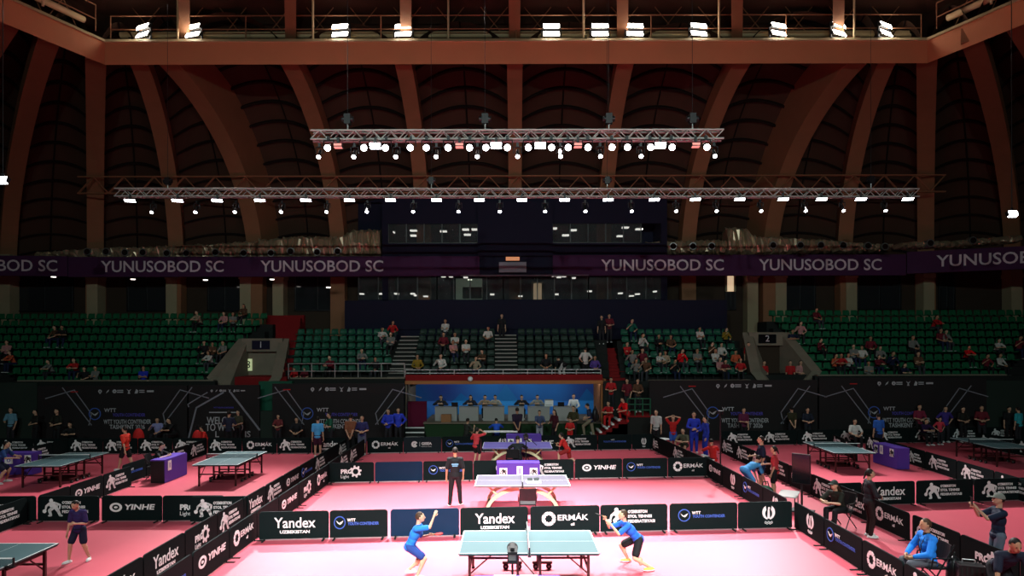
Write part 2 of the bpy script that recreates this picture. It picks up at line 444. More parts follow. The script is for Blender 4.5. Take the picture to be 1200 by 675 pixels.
# ---- light fittings -------------------------------------------------------
def floodlight():
    t = empty('floodlight')
    for k, dz in enumerate((.0, .42)):
        m = MB(); rt = Matrix.Rotation(R(-28), 3, 'X')
        m.box((0, .14, .3 + dz), (.95, .16, .34), 0, rt); h = m.build('housing', M_metal, t)
        m = MB(); m.box((0, .02, .265 + dz), (.86, .05, .28), 0, rt); m.build('lamp', M_lampw, h)
    m = MB(); m.box((-.52, .14, .4), (.05, .08, .85)); m.box((.52, .14, .4), (.05, .08, .85)); m.box((0, .14, .0), (1.1, .1, .05)); m.build('bracket', M_metal, t)
    return t
proto = floodlight()
for k, (px, tilt) in enumerate([(167, -25), (226, -18), (399, -8), (473, -5), (647, 0), (704, 0), (745, 3), (820, 10), (914, 18), (985, 24), (1040, 28)]):
    o = proto if k == 0 else copy_tree(proto)
    o.location = (wx(px, RY + .38), RY + .38, zt + .02); o.rotation_euler = (0, 0, R(tilt))
    tag(o, 'bright twin floodlight on the roof beam, %s from the left' % ORD[k], 'floodlight', 'floodlights along the roof beam')
def lattice(name, A, B, hgt, dep, label, pitch, r=.035, M=M_trussm):
    A, B = V(A), V(B); t = empty(name, (A + B) / 2); tag(t, label, 'lighting truss'); o = (A + B) / 2
    d = (B - A); n = int(d.length / pitch); u = d.normalized(); s = V((-u.y, u.x, 0)) * dep / 2; h = V((0, 0, hgt / 2))
    for sg, sh in ((1, 1), (1, -1), (-1, 1), (-1, -1)):
        m = MB(); m.tube(A - o + s * sg + h * sh, B - o + s * sg + h * sh, r, r, 6); m.build('chord', M, t)
    m = MB()
    for i in range(n):
        p, q = A + d * i / n - o, A + d * (i + 1) / n - o; k = 1 if i % 2 else -1
        for sg in (1, -1): m.tube(p + s * sg + h * k, q + s * sg - h * k, r * .62, r * .62, 5, 0, False)
        for sh in (1, -1): m.tube(p + s * k + h * sh, q - s * k + h * sh, r * .62, r * .62, 5, 0, False)
    m.build('lacing', M, t)
    return t
Y1, Y2 = 22.0, 30.4
zt1, zt2 = wz(159, Y1), wz(226.5, Y2)
lattice('light_truss', (wx(366, Y1), Y1, zt1), (wx(847, Y1), Y1, zt1), .3, .3, 'shorter silver truss of stage lights hanging over the middle tables', .3)
lattice('light_truss', (wx(137, Y2), Y2, zt2 + .05), (wx(1075, Y2), Y2, zt2 - .05), .36, .36, 'long silver truss of stage lights hanging over the farthest tables', .36)
lattice('lattice_girder', (-27.5, 40.6, wz(216, 40.6)), (27.5, 40.6, wz(216, 40.6)), 1.05, .1, 'faint brown lattice girder crossing the roof ribs behind the long truss', .95, .05, M_rib)
def spot_proto(name, r, ln, tilt, lampm, spread=0.0):
    t = empty(name)
    m = MB(); m.box((0, 0, -.03), (.09, .09, .14)); m.tube((-r - .05, 0, -.1), (r + .05, 0, -.1), .02); 
    for sx in (-1, 1): m.tube((sx * (r + .05), 0, -.1), (sx * (r + .05), 0, -.32), .018)
    m.build('yoke', M_metal, t)
    q = Matrix.Rotation(R(tilt), 3, 'X')
    a, b = V((0, 0, -.32)) + q @ V((0, 0, ln / 2)), V((0, 0, -.32)) - q @ V((0, 0, ln / 2))
    m = MB(); m.tube(a, b, r * .75, r, 14); h = m.build('housing', M_metal, t)
    d = (b - a).normalized(); m = MB(); m.tube(b - d * .02, b + d * .02, r * .9, r * .9, 14); m.build('lens', lampm, h)
    return t
def strip_proto(lampm, tilt, w=.62, h=.13):
    t = empty('strip_light')
    m = MB(); m.box((0, 0, -.06), (.08, .08, .22)); m.build('clamp', M_metal, t)
    q = Matrix.Rotation(R(tilt), 3, 'X')
    m = MB(); m.box((0, 0, -.24), (w + .05, .18, h + .05), 0, q); b = m.build('housing', M_metal, t)
    m = MB(); m.box(V((0, 0, -.24)) + q @ V((0, -.09, -.0)), (w, .04, h), 0, q); m.box(V((0, 0, -.24)) + q @ V((0, 0, -h / 2 - .02)), (w, .15, .03), 0, q); m.build('lamp', lampm, b)
    return t
def hang(proto, lst, Y, zz, fmt, cat, grp, rz=None):
    for k, px in enumerate(lst):
        o = proto if k == 0 else copy_tree(proto)
        x = wx(px, Y); o.location = (x, Y, zz); o.rotation_euler = (0, 0, R(rz[k]) if rz else 0)
        tag(o, fmt % ORD[k], cat, grp)
hang(spot_proto('par_light', .118, .3, -62, M_lamp), [385.6, 428, 453, 482, 500.5, 526, 551, 570, 595, 619.5, 646.6, 666, 689, 717, 735, 762, 787, 827.5], Y1 - .2, zt1 - .12, 'large round white lamp under the shorter truss, %s from the left', 'stage light', 'round lamps under the shorter truss')
hang(spot_proto('moving_head_light', .078, .36, -40, M_lamp), [375, 416, 465, 512, 560, 607, 657, 703.6, 751, 837], Y1 - .1, zt1 - .32, 'small low spotlight hanging lowest under the shorter truss, %s from the left', 'spotlight', 'small spotlights under the shorter truss')
hang(strip_proto(M_lamp, -10, .36, .1), [440.6, 582, 633.6, 774], Y1 - .2, zt1 - .16, 'bright flat lamp bar under the shorter truss, %s from the left', 'stage light', 'bright lamp bars under the shorter truss')
hang(strip_proto(M_lampd, -10, .26, .07), [397, 539, 677.6, 815.6], Y1 - .2, zt1 - .16, 'dim reddish lamp bar under the shorter truss, %s from the left', 'stage light', 'dim lamp bars under the shorter truss')
S2 = [153, 208.5, 255, 305, 359, 410, 458, 512, 562, 612, 662, 713, 767, 815, 867, 918, 963, 1009, 1064]
hang(strip_proto(M_lamp, 0, .46, .05), S2, Y2 - .25, zt2 - .12, 'white lamp bar under the long truss, %s from the left', 'stage light', 'lamp bars under the long truss', [(p - 600) * -.03 for p in S2])
hang(spot_proto('moving_head_light', .085, .5, -35, M_lamp), [180, 231, 277, 331, 384, 431, 485, 538, 586, 639, 686, 740, 792, 839, 891, 943, 987, 1036], Y2 - .15, zt2 - .4, 'small spotlight pointing down under the long truss, %s from the left', 'spotlight', 'spotlights under the long truss')
def hoist(px, Y, z, label, ztop=19.6):
    t = empty('chain_hoist', (wx(px, Y), Y, z)); tag(t, label, 'hoist')
    m = MB(); m.box((0, 0, .42), (.22, .22, .34)); m.tube((-.2, 0, .42), (.2, 0, .42), .1); m.build('motor', M_metal, t)
    m = MB(); m.tube((0, 0, .0), (0, 0, .3), .03); m.build('hook', M_alu, t)
    m = MB(); m.tube((0, 0, .6), (0, 0, ztop - z), .01, .01, 5); m.build('cable', M_metal, t)
for px, s in ((408, 'first'), (569, 'second'), (714, 'third'), (812, 'fourth')): hoist(px, Y1, zt1 + .15, 'black chain hoist on the shorter truss, %s from the left' % s, 21)
for px, s in ((197, 'first'), (506, 'second'), (712, 'third'), (1021, 'fourth')): hoist(px, Y2, zt2 + .18, 'black chain hoist on the long truss, %s from the left' % s, 21)
for px, py, Y, lab, z1 in ((4, 203, 26, 'spotlight pair hanging alone at the far left edge under the roof', 21), (1186, 246, 30, 'lone white lamp hanging near the right edge under the roof', 21)):
    t = strip_proto(M_lamp, -25, .4, .2); t.location = at(px, py, Y); tag(t, lab, 'stage light')
    m = MB(); m.tube((0, 0, 0), (0, 0, z1 - t.location.z), .02, .02, 5); m.build('drop_rod', M_metal, t)
# ---- violet arena banner with lettering
def ribbon(pa, Ya, pb, Yb, ya0, ya1, texts, label):
    A = V((wx(pa, Ya), Ya, 0)); B = V((wx(pb, Yb), Yb, 0)); L = (B - A).length
    z0, z1 = ya0, ya1
    t = empty('arena_banner', (A + B) / 2 + V((0, 0, (z0 + z1) / 2)), math.atan2(B.y - A.y, B.x - A.x)); tag(t, label, 'banner')
    m = MB(); m.box((0, .1, 0), (L, .2, z1 - z0)); m.build('cloth', M_ribbon, t)
    for px in texts:
        # place by where the view ray meets the banner plane
        k = (px - CX) / FPX; d = B - A
        s = (k * A.y - A.x) / (d.x - k * d.y)
        m = MB(); put_text(m, 'YUNUSOBOD SC', (s - .5) * L, -.02, 1.0, 0, fit=7.8, bold=.012); m.build('lettering', M_ribtext, t)
RB0, RB1 = wz(323.5, 40.7), wz(300, 40.7)
ribbon(80, 40.7, 562, 40.7, RB0, RB1, [191, 378], 'violet arena banner with two rows of pale lettering left of the middle')
ribbon(648, 40.7, 1062, 40.7, RB0, RB1 + .05, [777, 962], 'violet arena banner with two pale names right of the middle')
ribbon(-260, 39.2, 79, 40.7, RB0 + .05, RB1 + .05, [-9], 'violet arena banner turning towards us at the far left')
ribbon(1063, 40.7, 1420, 35, RB0 + .1, RB1 + .2, [1188], 'violet arena banner turning towards us at the far right')
for k, (px, py) in enumerate([(63, 323), (156, 326), (241, 327), (319, 326.5), (385, 336), (858, 320), (960, 319), (1135, 312)]):
    m = MB(); m.tube((0, 0, 0), (0, 0, .1), .16, .12, 12, 0); p = at(px, py, 40.95)
    t = empty('downlight', p); tag(t, 'small glowing downlight under the violet banner, %s from the left' % ORD[k], 'light', 'downlights under the violet banner')
    m.build('housing', M_metal, t); m = MB(); m.tube((0, 0, -.05), (0, 0, -.001), .13, .15, 12); m.build('lamp', M_down, t)
# ---- silver foil ducts on the banner
def duct(p0, p1, Y, prof, holes, label):
    t = empty('foil_duct', at((p0 + p1) / 2, 300, Y)); tag(t, label, 'duct'); o = t.location
    n = int((p1 - p0) / 2.2); m = MB(); rr = random.Random(p0)
    rows = []
    for i in range(n + 1):
        px = p0 + (p1 - p0) * i / n
        for (a, ta, ba), (b, tb, bb) in zip(prof[:-1], prof[1:]):
            if a <= px <= b + 1e-6:
                f = (px - a) / (b - a); ty = ta + (tb - ta) * f; by = ba + (bb - ba) * f
        zt_, zb_ = wz(ty, Y), wz(by, Y); ring = []
        for j in range(10):
            th = 2 * math.pi * j / 10
            jz = rr.uniform(-.09, .09); jy = rr.uniform(-.16, .16)
            ring.append(V((wx(px, Y) + rr.uniform(-.05, .05), Y + .55 + .5 * math.cos(th) * (1.15 if abs(math.cos(th)) > .5 else 1) + jy, (zt_ + zb_) / 2 + (zt_ - zb_) / 2 * max(-1, min(1, 1.3 * math.sin(th))) + jz * .8)) - o)
        rows.append(ring)
    vv = [q for r_ in rows for q in r_]
    m.add(vv, [(i * 10 + j, i * 10 + (j + 1) % 10, (i + 1) * 10 + (j + 1) % 10, (i + 1) * 10 + j) for i in range(n) for j in range(10)])
    m.add(rows[0], [list(range(10))]); m.add(rows[-1], [list(range(10))])
    m.build('foil_wrap', M_foil, t)
    for px, py in holes:
        m = MB(); c = at(px, py, Y - .1) - o
        m.tube(c + V((0, -.06, 0)), c + V((0, .3, 0)), .24, .24, 14); v = m.build('vent', M_alu, t)
        m = MB(); m.tube(c + V((0, -.07, 0)), c + V((0, -.055, 0)), .19, .19, 14); m.build('opening', M_purlin, v)
duct(40, 300, 41.3, [(40, 294, 300), (110, 289, 301), (230, 285, 302), (300, 281, 303)], [(103, 294), (125, 294), (147, 295), (168, 295), (196, 296), (219, 296), (253, 295), (286, 296)], 'long silver foil duct above the banner on the far left')
duct(301, 446, 41.3, [(301, 279, 303), (345, 276, 303), (400, 276, 302), (412, 268, 302), (446, 268, 302)], [(318, 296), (341, 294), (372, 295), (396, 294)], 'tall silver foil duct ending beside the left upper windows')
duct(758, 852, 41.3, [(758, 283, 297), (845, 281, 297), (852, 281, 298)], [(766, 290), (789, 289), (812, 289), (834, 289)], 'low silver foil duct beside the right upper windows')
duct(853, 1048, 41.3, [(853, 266, 297), (880, 268, 298), (884, 276, 298), (960, 280, 296), (1000, 284, 296), (1048, 287, 294)], [(906, 288), (938, 288), (962, 288), (988, 288), (1017, 289), (1037, 290)], 'silver foil duct stepping down towards the far right')
duct(1058, 1200, 39.6, [(1058, 285, 291), (1120, 283, 290), (1200, 276, 284)], [(1090, 286), (1140, 283)], 'thin silver foil duct at the far right edge')
# ---- central glazed block
BY = 41.0
def slab(name, p0, y0, p1, y1, Y, th, M, structure=True):
    m = MB(); m.box2((wx(p0, Y), Y, wz(y1, Y)), (wx(p1, Y), Y + th, wz(y0, Y))); o = m.build(name, M)
    if structure: struct(o)
    return o
slab('wall_middle', 404, 352, 852, 398, BY - 1.5, 4, M_nwall)
slab('partition', 448, 232, 455, 352, BY, 2.5, M_nwall); slab('partition', 775, 232, 782, 352, BY, 2.5, M_nwall)
slab('wall_tower', 560, 236, 648, 300, BY - .4, 2.8, M_nwall)
slab('partition', 455, 300, 560, 322, BY + .05, .3, M_nwall); slab('partition', 648, 300, 775, 322, BY + .05, .3, M_nwall)
slab('partition', 455, 285, 560, 300, BY, .3, M_nwall); slab('partition', 648, 285, 775, 300, BY, .3, M_nwall)
slab('partition', 455, 232, 775, 262, BY, .3, M_nwall)
slab('wall_tower', 560, 300, 648, 322, BY - .2, 2.5, M_nwall)
slab('trim_2', 540, 322, 690, 323.4, BY - .35, .3, M_grey_p)
slab('trim_3', 404, 383, 852, 386, BY - 1.6, .1, M_nwall)
slab('wall_booth', 420, 232, 780, 352, BY + 2.3, .15, M_nwall)
slab('floor_booth', 420, 351, 780, 353, BY, 2.4, M_nwall); slab('ceiling_booth', 420, 319.5, 780, 321, BY + .3, 2.2, M_screen)
for k, (a, b, y0, y1, n) in enumerate([(455, 560, 262, 285, 5), (648, 752, 262, 285, 5), (420, 512, 322, 352, 4), (512, 590, 322, 352, 4), (590, 690, 322, 352, 5), (690, 780, 322, 352, 4)]):
    m = MB(); m.box2((wx(a, BY), BY + .1, wz(y1, BY)), (wx(b, BY), BY + .14, wz(y0, BY)))
    gm = mat('clear_tinted_glass', (0.35, 0.37, 0.37), 0.04, 0, 0.5, trans=0.9)
    o = m.build('window_%d' % (11 + k), gm); struct(o)
    m = MB()
    for i in range(n + 1):
        x = wx(a, BY) + (wx(b, BY) - wx(a, BY)) * i / n; m.box2((x - .03, BY + .05, wz(y1, BY)), (x + .03, BY + .2, wz(y0, BY)))
    m.box2((wx(a, BY), BY + .05, wz(y1, BY) - .03), (wx(b, BY), BY + .2, wz(y1, BY) + .05)); m.build('window_frame', M_metal, o)
# glowing boxes imitate light reflections in the glass; lit doors behind it
CL = [(459, 272), (485, 270), (485.5, 276), (520, 271), (546, 269), (548, 275), (557, 269), (649, 268), (663, 276), (672, 270), (707, 269), (727, 277), (733, 267), (749, 269)]
UL = [(520, 324), (529, 324), (546, 325), (551, 328), (570, 324), (619, 323.5), (631, 322.6), (638, 324), (649, 323.4), (655, 325), (661, 324), (672, 326),
      (424, 344), (446, 344), (465, 344), (484, 344), (488, 346), (499, 347), (577, 345), (610, 347), (652, 345), (691, 341.5), (727, 344), (740, 347), (747, 345), (768, 342)]
for k, (px, py) in enumerate(CL + UL):
    Y = BY + (1.4 if k % 2 else 1.9); p = at(px, py, Y)
    up = k < len(CL); j = k - len(CL)
    if up: lab = 'glowing box imitating a reflection in the upper windows, %s from the left' % ORD[k]
    elif j < 12: lab = 'small box imitating a reflection high in the lower long window, %s from the left' % ORD[j]
    else: lab = 'small box imitating a reflection low in the lower long window, %s from the left' % ORD[j - 12]
    t = empty('window_glint', p); tag(t, lab, 'light', 'imitated reflections in the upper windows' if up else 'imitated reflections in the lower window')
    m = MB(); m.box((0, 0, .05), (.5 if up else .34, .4, .05)); m.build('housing', M_metal, t)
    m = MB(); m.box((0, -.02, 0), (.44 if up else .28, .36, .09)); m.build('lamp', M_down, t)  # housing and lamp only shape the imitated reflection
m = MB(); m.box2((wx(534, BY + 1), BY + 1.2, wz(353, BY + 1)), (wx(565, BY + 1), BY + 1.4, wz(326, BY + 1))); struct(m.build('wall_booth_lit', M_cool))
m = MB(); x0 = wx(543, BY + .9); m.box2((x0, BY + 1.0, wz(349, BY + 1)), (wx(564, BY + .9), BY + 1.1, wz(337, BY + 1)), 0); t = empty('television', (0, 0, 0)); m.build('screen', M_screen, t)
m = MB(); m.box2((x0 - .06, BY + 1.06, wz(349.8, BY + 1)), (wx(564.8, BY + .9), BY + 1.16, wz(336.2, BY + 1))); m.build('bezel', M_metal, t); tag(t, 'dark television on the pale green panel behind glass', 'television')
for k, (a, b, y0, y1, Y, lab) in enumerate([(624, 636, 332, 352, BY + 1.5, 'warmly lit doorway behind the lower middle window'), (851, 861, 321, 342, 43.3, 'warmly lit doorway under the banner, left of a pair'), (900, 905, 321, 339, 43.3, 'narrow warmly lit doorway under the banner')]):
    m = MB(); m.box2((wx(a, Y), Y, wz(y1, Y)), (wx(b, Y), Y + .1, wz(y0, Y))); o = m.build('door_%d' % (k + 1), M_warm); struct(o)
    m = MB()
    for x in (wx(a, Y), wx(b, Y)): m.box2((x - .06, Y - .08, wz(y1, Y)), (x + .06, Y + .1, wz(y0, Y)))
    m.box2((wx(a, Y) - .06, Y - .08, wz(y0, Y)), (wx(b, Y) + .06, Y + .1, wz(y0, Y) + .1)); m.build('door_frame', M_col, o)
m = MB(); m.box2((wx(593, BY - .6), BY - .6, wz(305, BY - .6)), (wx(609, BY - .6), BY - .42, wz(301, BY - .6))); tag(m.build('wall_light', mat('orange_glow', (1, .42, .2), .6, emit=.35)), 'small orange glowing sign on the dark middle tower', 'sign')
m = MB(); m.box2((wx(585, BY - .6), BY - .6, wz(319, BY - .6)), (wx(617, BY - .6), BY - .42, wz(307, BY - .6))); tag(m.build('wall_panel', M_grey_p), 'dull grey screen on the middle tower under the orange sign', 'screen')
# ================================================================== STANDS
class Stand:
    def __init__(s, Y0, z0, dY, dz, n, bounds, place, seatm, pitch=.5):
        s.Y0, s.z0, s.dY, s.dz, s.n, s.bounds, s.place, s.seatm, s.pitch = Y0, z0, dY, dz, n, bounds, place, seatm, pitch
    def row(s, i): return s.Y0 + i * s.dY, s.z0 + i * s.dz
    def span(s, i):
        f = i / max(1, s.n - 1); Y = s.row(i)[0]
        (a0, b0), (a1, b1) = s.bounds
        return wx(a0 + (a1 - a0) * f, Y), wx(b0 + (b1 - b0) * f, Y)
SL = Stand(33.9, 2.47, .62, .447, 9, ((22, 237), (-20, 312)), 'the far left green stand', M_seat)
SR = Stand(33.9, 2.66, .62, .437, 9, ((968, 1180), (906, 1215)), 'the far right green stand', M_seat)
SML = Stand(34.5, 3.0, .65, .41, 6, ((346, 452), (352, 462)), 'the teal stand left of the grey steps', M_seat2)
SMR = Stand(34.5, 2.85, .65, .43, 6, ((738, 872), (732, 855)), 'the teal stand right of the red steps', M_seat2)
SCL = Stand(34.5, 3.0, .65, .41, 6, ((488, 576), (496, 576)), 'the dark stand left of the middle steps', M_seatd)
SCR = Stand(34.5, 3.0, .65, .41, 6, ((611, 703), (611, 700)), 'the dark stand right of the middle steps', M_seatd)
STANDS = [SL, SR, SML, SMR, SCL, SCR]
for st in STANDS:
    m = MB()
    for i in range(st.n):
        Y, z = st.row(i); a, b = st.span(i)
        m.box2((a - .5, Y - .28, 2.95 if st in (SCL, SCR) else 0 if i == 0 else z - 1.2), (b + .5, st.Y0 + st.n * st.dY + .6, z))
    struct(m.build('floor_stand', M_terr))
def seat_mesh(M):
    m = MB()
    prof = [(-.24, .36), (-.22, .39), (.08, .37), (.14, .39), (.18, .50), (.21, .68), (.23, .70)]
    xs = [-.21, -.15, 0, .15, .21]
    top = []
    for j, (y, z) in enumerate(prof):
        for x in xs:
            e = abs(x) / .21
            top.append(V((x * (1 - .12 * max(0, j - 4) * (e > .9)), y - .04 * (e ** 2) * (j > 3), z + .02 * e ** 2 - (.03 * (j > 4) * (e > .9)))))
    k = len(xs); n = len(prof)
    bot = [p + V((0, .025, -.03)) for p in top]
    fs = [(j * k + i, j * k + i + 1, (j + 1) * k + i + 1, (j + 1) * k + i) for j in range(n - 1) for i in range(k - 1)]
    o = n * k
    fs += [(a + o, d + o, c + o, b + o) for a, b, c, d in fs]
    edge = [i for i in range(k)] + [j * k + k - 1 for j in range(1, n)] + [(n - 1) * k + i for i in range(k - 2, -1, -1)] + [j * k for j in range(n - 2, 0, -1)]
    fs += [(edge[i], edge[i] + o, edge[(i + 1) % len(edge)] + o, edge[(i + 1) % len(edge)]) for i in range(len(edge))]
    m.add(top + bot, fs, 0, True)
    m.box((0, .02, .2), (.06, .1, .36), 1)
    return m.mesh('stadium_seat', [M, M_metal])
SEATME = {}
allseats = []
for st in STANDS:
    for i in range(st.n):
        Y, z = st.row(i); a, b = st.span(i); n = int((b - a) / st.pitch) + 1
        for k in range(n):
            x = a + k * st.pitch
            if -15 < 600 + x * FPX / Y < 1215: allseats.append((Y, x, z, st, i))
allseats.sort(key=lambda q: (round(q[0], 2), abs(q[1])))
NSEAT = 290
rest = {}
for k, (Y, x, z, st, i) in enumerate(allseats):
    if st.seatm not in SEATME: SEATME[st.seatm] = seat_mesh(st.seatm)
    if k < NSEAT:
        o = link('stadium_seat', SEATME[st.seatm], None, (x, Y, z))
        kind = 'black green' if st.seatm == M_seatd else 'green'
        w = '%s plastic seat, %s row of %s' % (kind, ORD[i], st.place)
        tag(o, w, 'seat', w.replace(' plastic seat', ' seats'))
    else: rest.setdefault(st.seatm, []).append((x, Y, z))
for sm, lst in rest.items():
    me = SEATME[sm]; m = MB()
    for x, Y, z in lst:
        m.add([v.co + V((x, Y, z)) for v in me.vertices], [list(p.vertices) for p in me.polygons], 0, True)
    o = m.build('seating', [sm, M_metal]); o['kind'] = 'stuff'
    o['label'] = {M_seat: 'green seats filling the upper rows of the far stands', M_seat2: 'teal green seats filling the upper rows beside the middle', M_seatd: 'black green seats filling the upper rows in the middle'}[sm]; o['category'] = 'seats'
# front walls of the stands, rails
FYW = 33.02
def fwall(name, a, b, z0, z1, M=M_terr, Y=FYW, th=.3):
    m = MB(); m.box2((wx(a, Y), Y, z0), (wx(b, Y), Y + th, z1)); return struct(m.build(name, M))
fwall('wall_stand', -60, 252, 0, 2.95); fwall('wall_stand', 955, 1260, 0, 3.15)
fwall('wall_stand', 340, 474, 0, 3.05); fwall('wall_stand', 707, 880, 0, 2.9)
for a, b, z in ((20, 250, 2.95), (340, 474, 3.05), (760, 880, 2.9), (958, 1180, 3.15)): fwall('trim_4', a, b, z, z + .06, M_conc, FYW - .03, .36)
fwall('wall_left_corner', -60, 43, 0, 2.95, M_dgreen, 31.9, .2); fwall('wall_right_corner', 1156, 1300, 0, 2.95, M_dgreen, 31.9, .2)
# slab over the alcove
m = MB(); m.box2((wx(470, 33.3), 33.3, wz(449, 33.3)), (wx(708, 33.3), 39.5, 2.98)); struct(m.build('ceiling_alcove', M_terr))
m = MB(); m.box2((wx(472, 33.2), 33.15, wz(450, 33.2)), (wx(708, 33.2), 33.3, wz(446, 33.2))); struct(m.build('trim_5', M_orange))
m = MB(); m.box2((wx(475, 33.25), 33.25, wz(446, 33.25)), (wx(706, 33.25), 33.35, wz(439, 33.25))); struct(m.build('trim_6', M_redc))
def rail(name, pa, pb, Y, z, h, nbar, npost, label, M=M_chrome):
    A, B = V((wx(pa, Y), Y, z)), V((wx(pb, Y), Y, z)); o = (A + B) / 2; t = empty(name, o); tag(t, label, 'railing')
    for k in range(nbar):
        m = MB(); m.tube(A - o + V((0, 0, h * (k + 1) / nbar)), B - o + V((0, 0, h * (k + 1) / nbar)), .026, .026, 6); m.build('bar', M, t)
    for k in range(npost + 1):
        p = A.lerp(B, k / npost) - o; m = MB(); m.tube(p, p + V((0, 0, h)), .03, .03, 6); m.build('post', M, t)
rail('railing', 475, 704, 33.4, wz(446, 33.4) + .05, .52, 3, 8, 'steel three bar railing along the edge above the blue wall')
rail('railing', 338, 474, 33.2, 3.05, .78, 2, 5, 'steel railing in front of the teal stand on the left')
# steps between the sections
def steps(name, b0, b1, Y0, z0, dY, dz, n, M, label, nose=None):
    t = empty(name, (wx((b0[0] + b0[1]) / 2, Y0), Y0, z0)); tag(t, label, 'stairs'); o = t.location
    m = MB(); e = MB()
    for i in range(n):
        f = i / max(1, n - 1); Y = Y0 + dY * i; a, b = wx(b0[0] + (b1[0] - b0[0]) * f, Y), wx(b0[1] + (b1[1] - b0[1]) * f, Y)
        m.box2(V((a, Y, max(0, z0 - .02))) - o, V((b, Y0 + dY * n, z0 + dz * (i + 1))) - o)
        if nose: e.box2(V((a, Y - .015, z0 + dz * (i + 1) - .045)) - o, V((b, Y + .06, z0 + dz * (i + 1) + .012)) - o)
    m.build('flight', M, t)
    if nose: e.build('nosing', nose, t)
M_nose = mat('pale_step_edge', (0.3, 0.28, 0.25), .8)
steps('staircase', (452, 484), (470, 492), 34.2, 2.6, .325, .225, 12, M_terr, 'grey steps with pale edges right of the teal stand', M_nose)
steps('staircase', (580, 607), (580, 605), 34.2, 2.85, .325, .21, 12, M_terr, 'grey steps with pale edges in the middle of the dark stand', M_nose)
steps('staircase', (706, 733), (700, 730), 34.0, 2.5, .33, .16, 13, M_redc, 'red carpeted steps beside the dark stand')
steps('staircase', (329, 345), (322, 352), 34.4, 2.6, .33, .24, 16, M_redc, 'red carpeted steps left of the teal stand')
m = MB(); m.box2((wx(312, 39.8), 39.8, 5.2), (wx(356, 39.8), 40.1, wz(369, 39.8))); struct(m.build('wall_landing', M_redc))
# entrances (vomitories)
def vomit(pl, pr, pt, pb, Y, label, right=False):
    t = empty('stand_entrance', at((pl + pr) / 2, pb, Y)); tag(t, label, 'entrance'); o = t.location
    x0, x1, z0, z1 = wx(pl, Y), wx(pr, Y), wz(pb, Y), wz(pt, Y)
    m = MB(); m.box2(V((x0, Y, z1 - .75)) - o, V((x1, Y + .3, z1)) - o); m.build('lintel', M_conc, t)
    for sgn, x in ((-1, x0), (1, x1)):
        m = MB(); lean = -sgn * .0
        w = .28
        p = [V((x - w, Y - 2.4, z0 - .6)), V((x + w, Y - 2.4, z0 - .6)), V((x + w, Y + .3, z0 - .6)), V((x - w, Y + .3, z0 - .6)),
             V((x - w + sgn * .55, Y - 2.4, z0 + .1)), V((x + w + sgn * .55, Y - 2.4, z0 + .1)), V((x + w, Y + .3, z1)), V((x - w, Y + .3, z1))]
        m.hexa([q - o for q in p]); m.build('parapet', M_conc, t)
    m = MB(); m.box2(V((x0, Y + .31, z0 - .5)) - o, V((x1, Y + .36, z1)) - o); m.build('back_wall', M_conc if not right else M_wallb, t)
    s = MB(); s.box2(V(((x0 + x1) / 2 - .55, Y - .05, z1 - .62)) - o, V(((x0 + x1) / 2 + .45, Y - .005, z1 - .12)) - o); sg = s.build('sign', M_nwall if not right else M_screen, t)
    l = MB(); put_text(l, '1' if not right else '2', ((x0 + x1) / 2 - .05) - o.x, z1 - .37 - o.z, .5); 
    for i in range(len(l.v)): l.v[i] = (l.v[i][0], l.v[i][1] + Y - .055 - o.y, l.v[i][2])
    l.build('numeral', M_ribtext, sg)
    if not right:
        k = MB(); k.box2(V((wx(280, Y), Y + .2, wz(434, Y))) - o, V((wx(293, Y), Y + .3, wz(420, Y))) - o); q = k.build('lit_panel', M_litsign, t)
        k = MB(); k.box2(V((wx(284.5, Y), Y + .17, wz(433, Y))) - o, V((wx(286, Y), Y + .195, wz(421, Y))) - o)
        for zz in (428.6, 424.6): k.ring((wx(289.5, Y) - o.x, wz(zz, Y) - o.z), .05, .1, Y + .17 - o.y, Y + .195 - o.y, 14)
        k.build('numeral', M_dgreen, q)
        k = MB(); c = at(329, 405, Y) - o; k.ell(c, (.1, .1, .1)); k.build('lamp', M_down, t)
vomit(283, 331, 396, 441, 36.2, 'concrete stand entrance with a lit green sign on the left')
vomit(878, 922, 390, 436, 36.2, 'concrete stand entrance beside the far right stand', True)
m = MB(); m.box2((wx(275, 34), 34.0, 0), (wx(336, 34), 36, wz(441, 34))); struct(m.build('floor_landing', M_redc))
m = MB(); m.box2((wx(872, 34), 34.0, 0), (wx(950, 34), 36, wz(440, 34))); struct(m.build('floor_landing', M_terr))
for p0, p1, y in ((243, 262, 430), (957, 940, 430)):
    t = MB(); A = at(p0 + (6 if p0 < 600 else -6), 446, 33.8); B = at(297 if p0 < 600 else 932, 396, 37.5)
    d = V((.18, 0, 0)); t.hexa([A - d - V((0, 0, 1)), A + d - V((0, 0, 1)), B + d - V((0, 0, 1)), B - d - V((0, 0, 1)), A - d, A + d, B + d, B - d])
    struct(t.build('wall_parapet', M_conc))
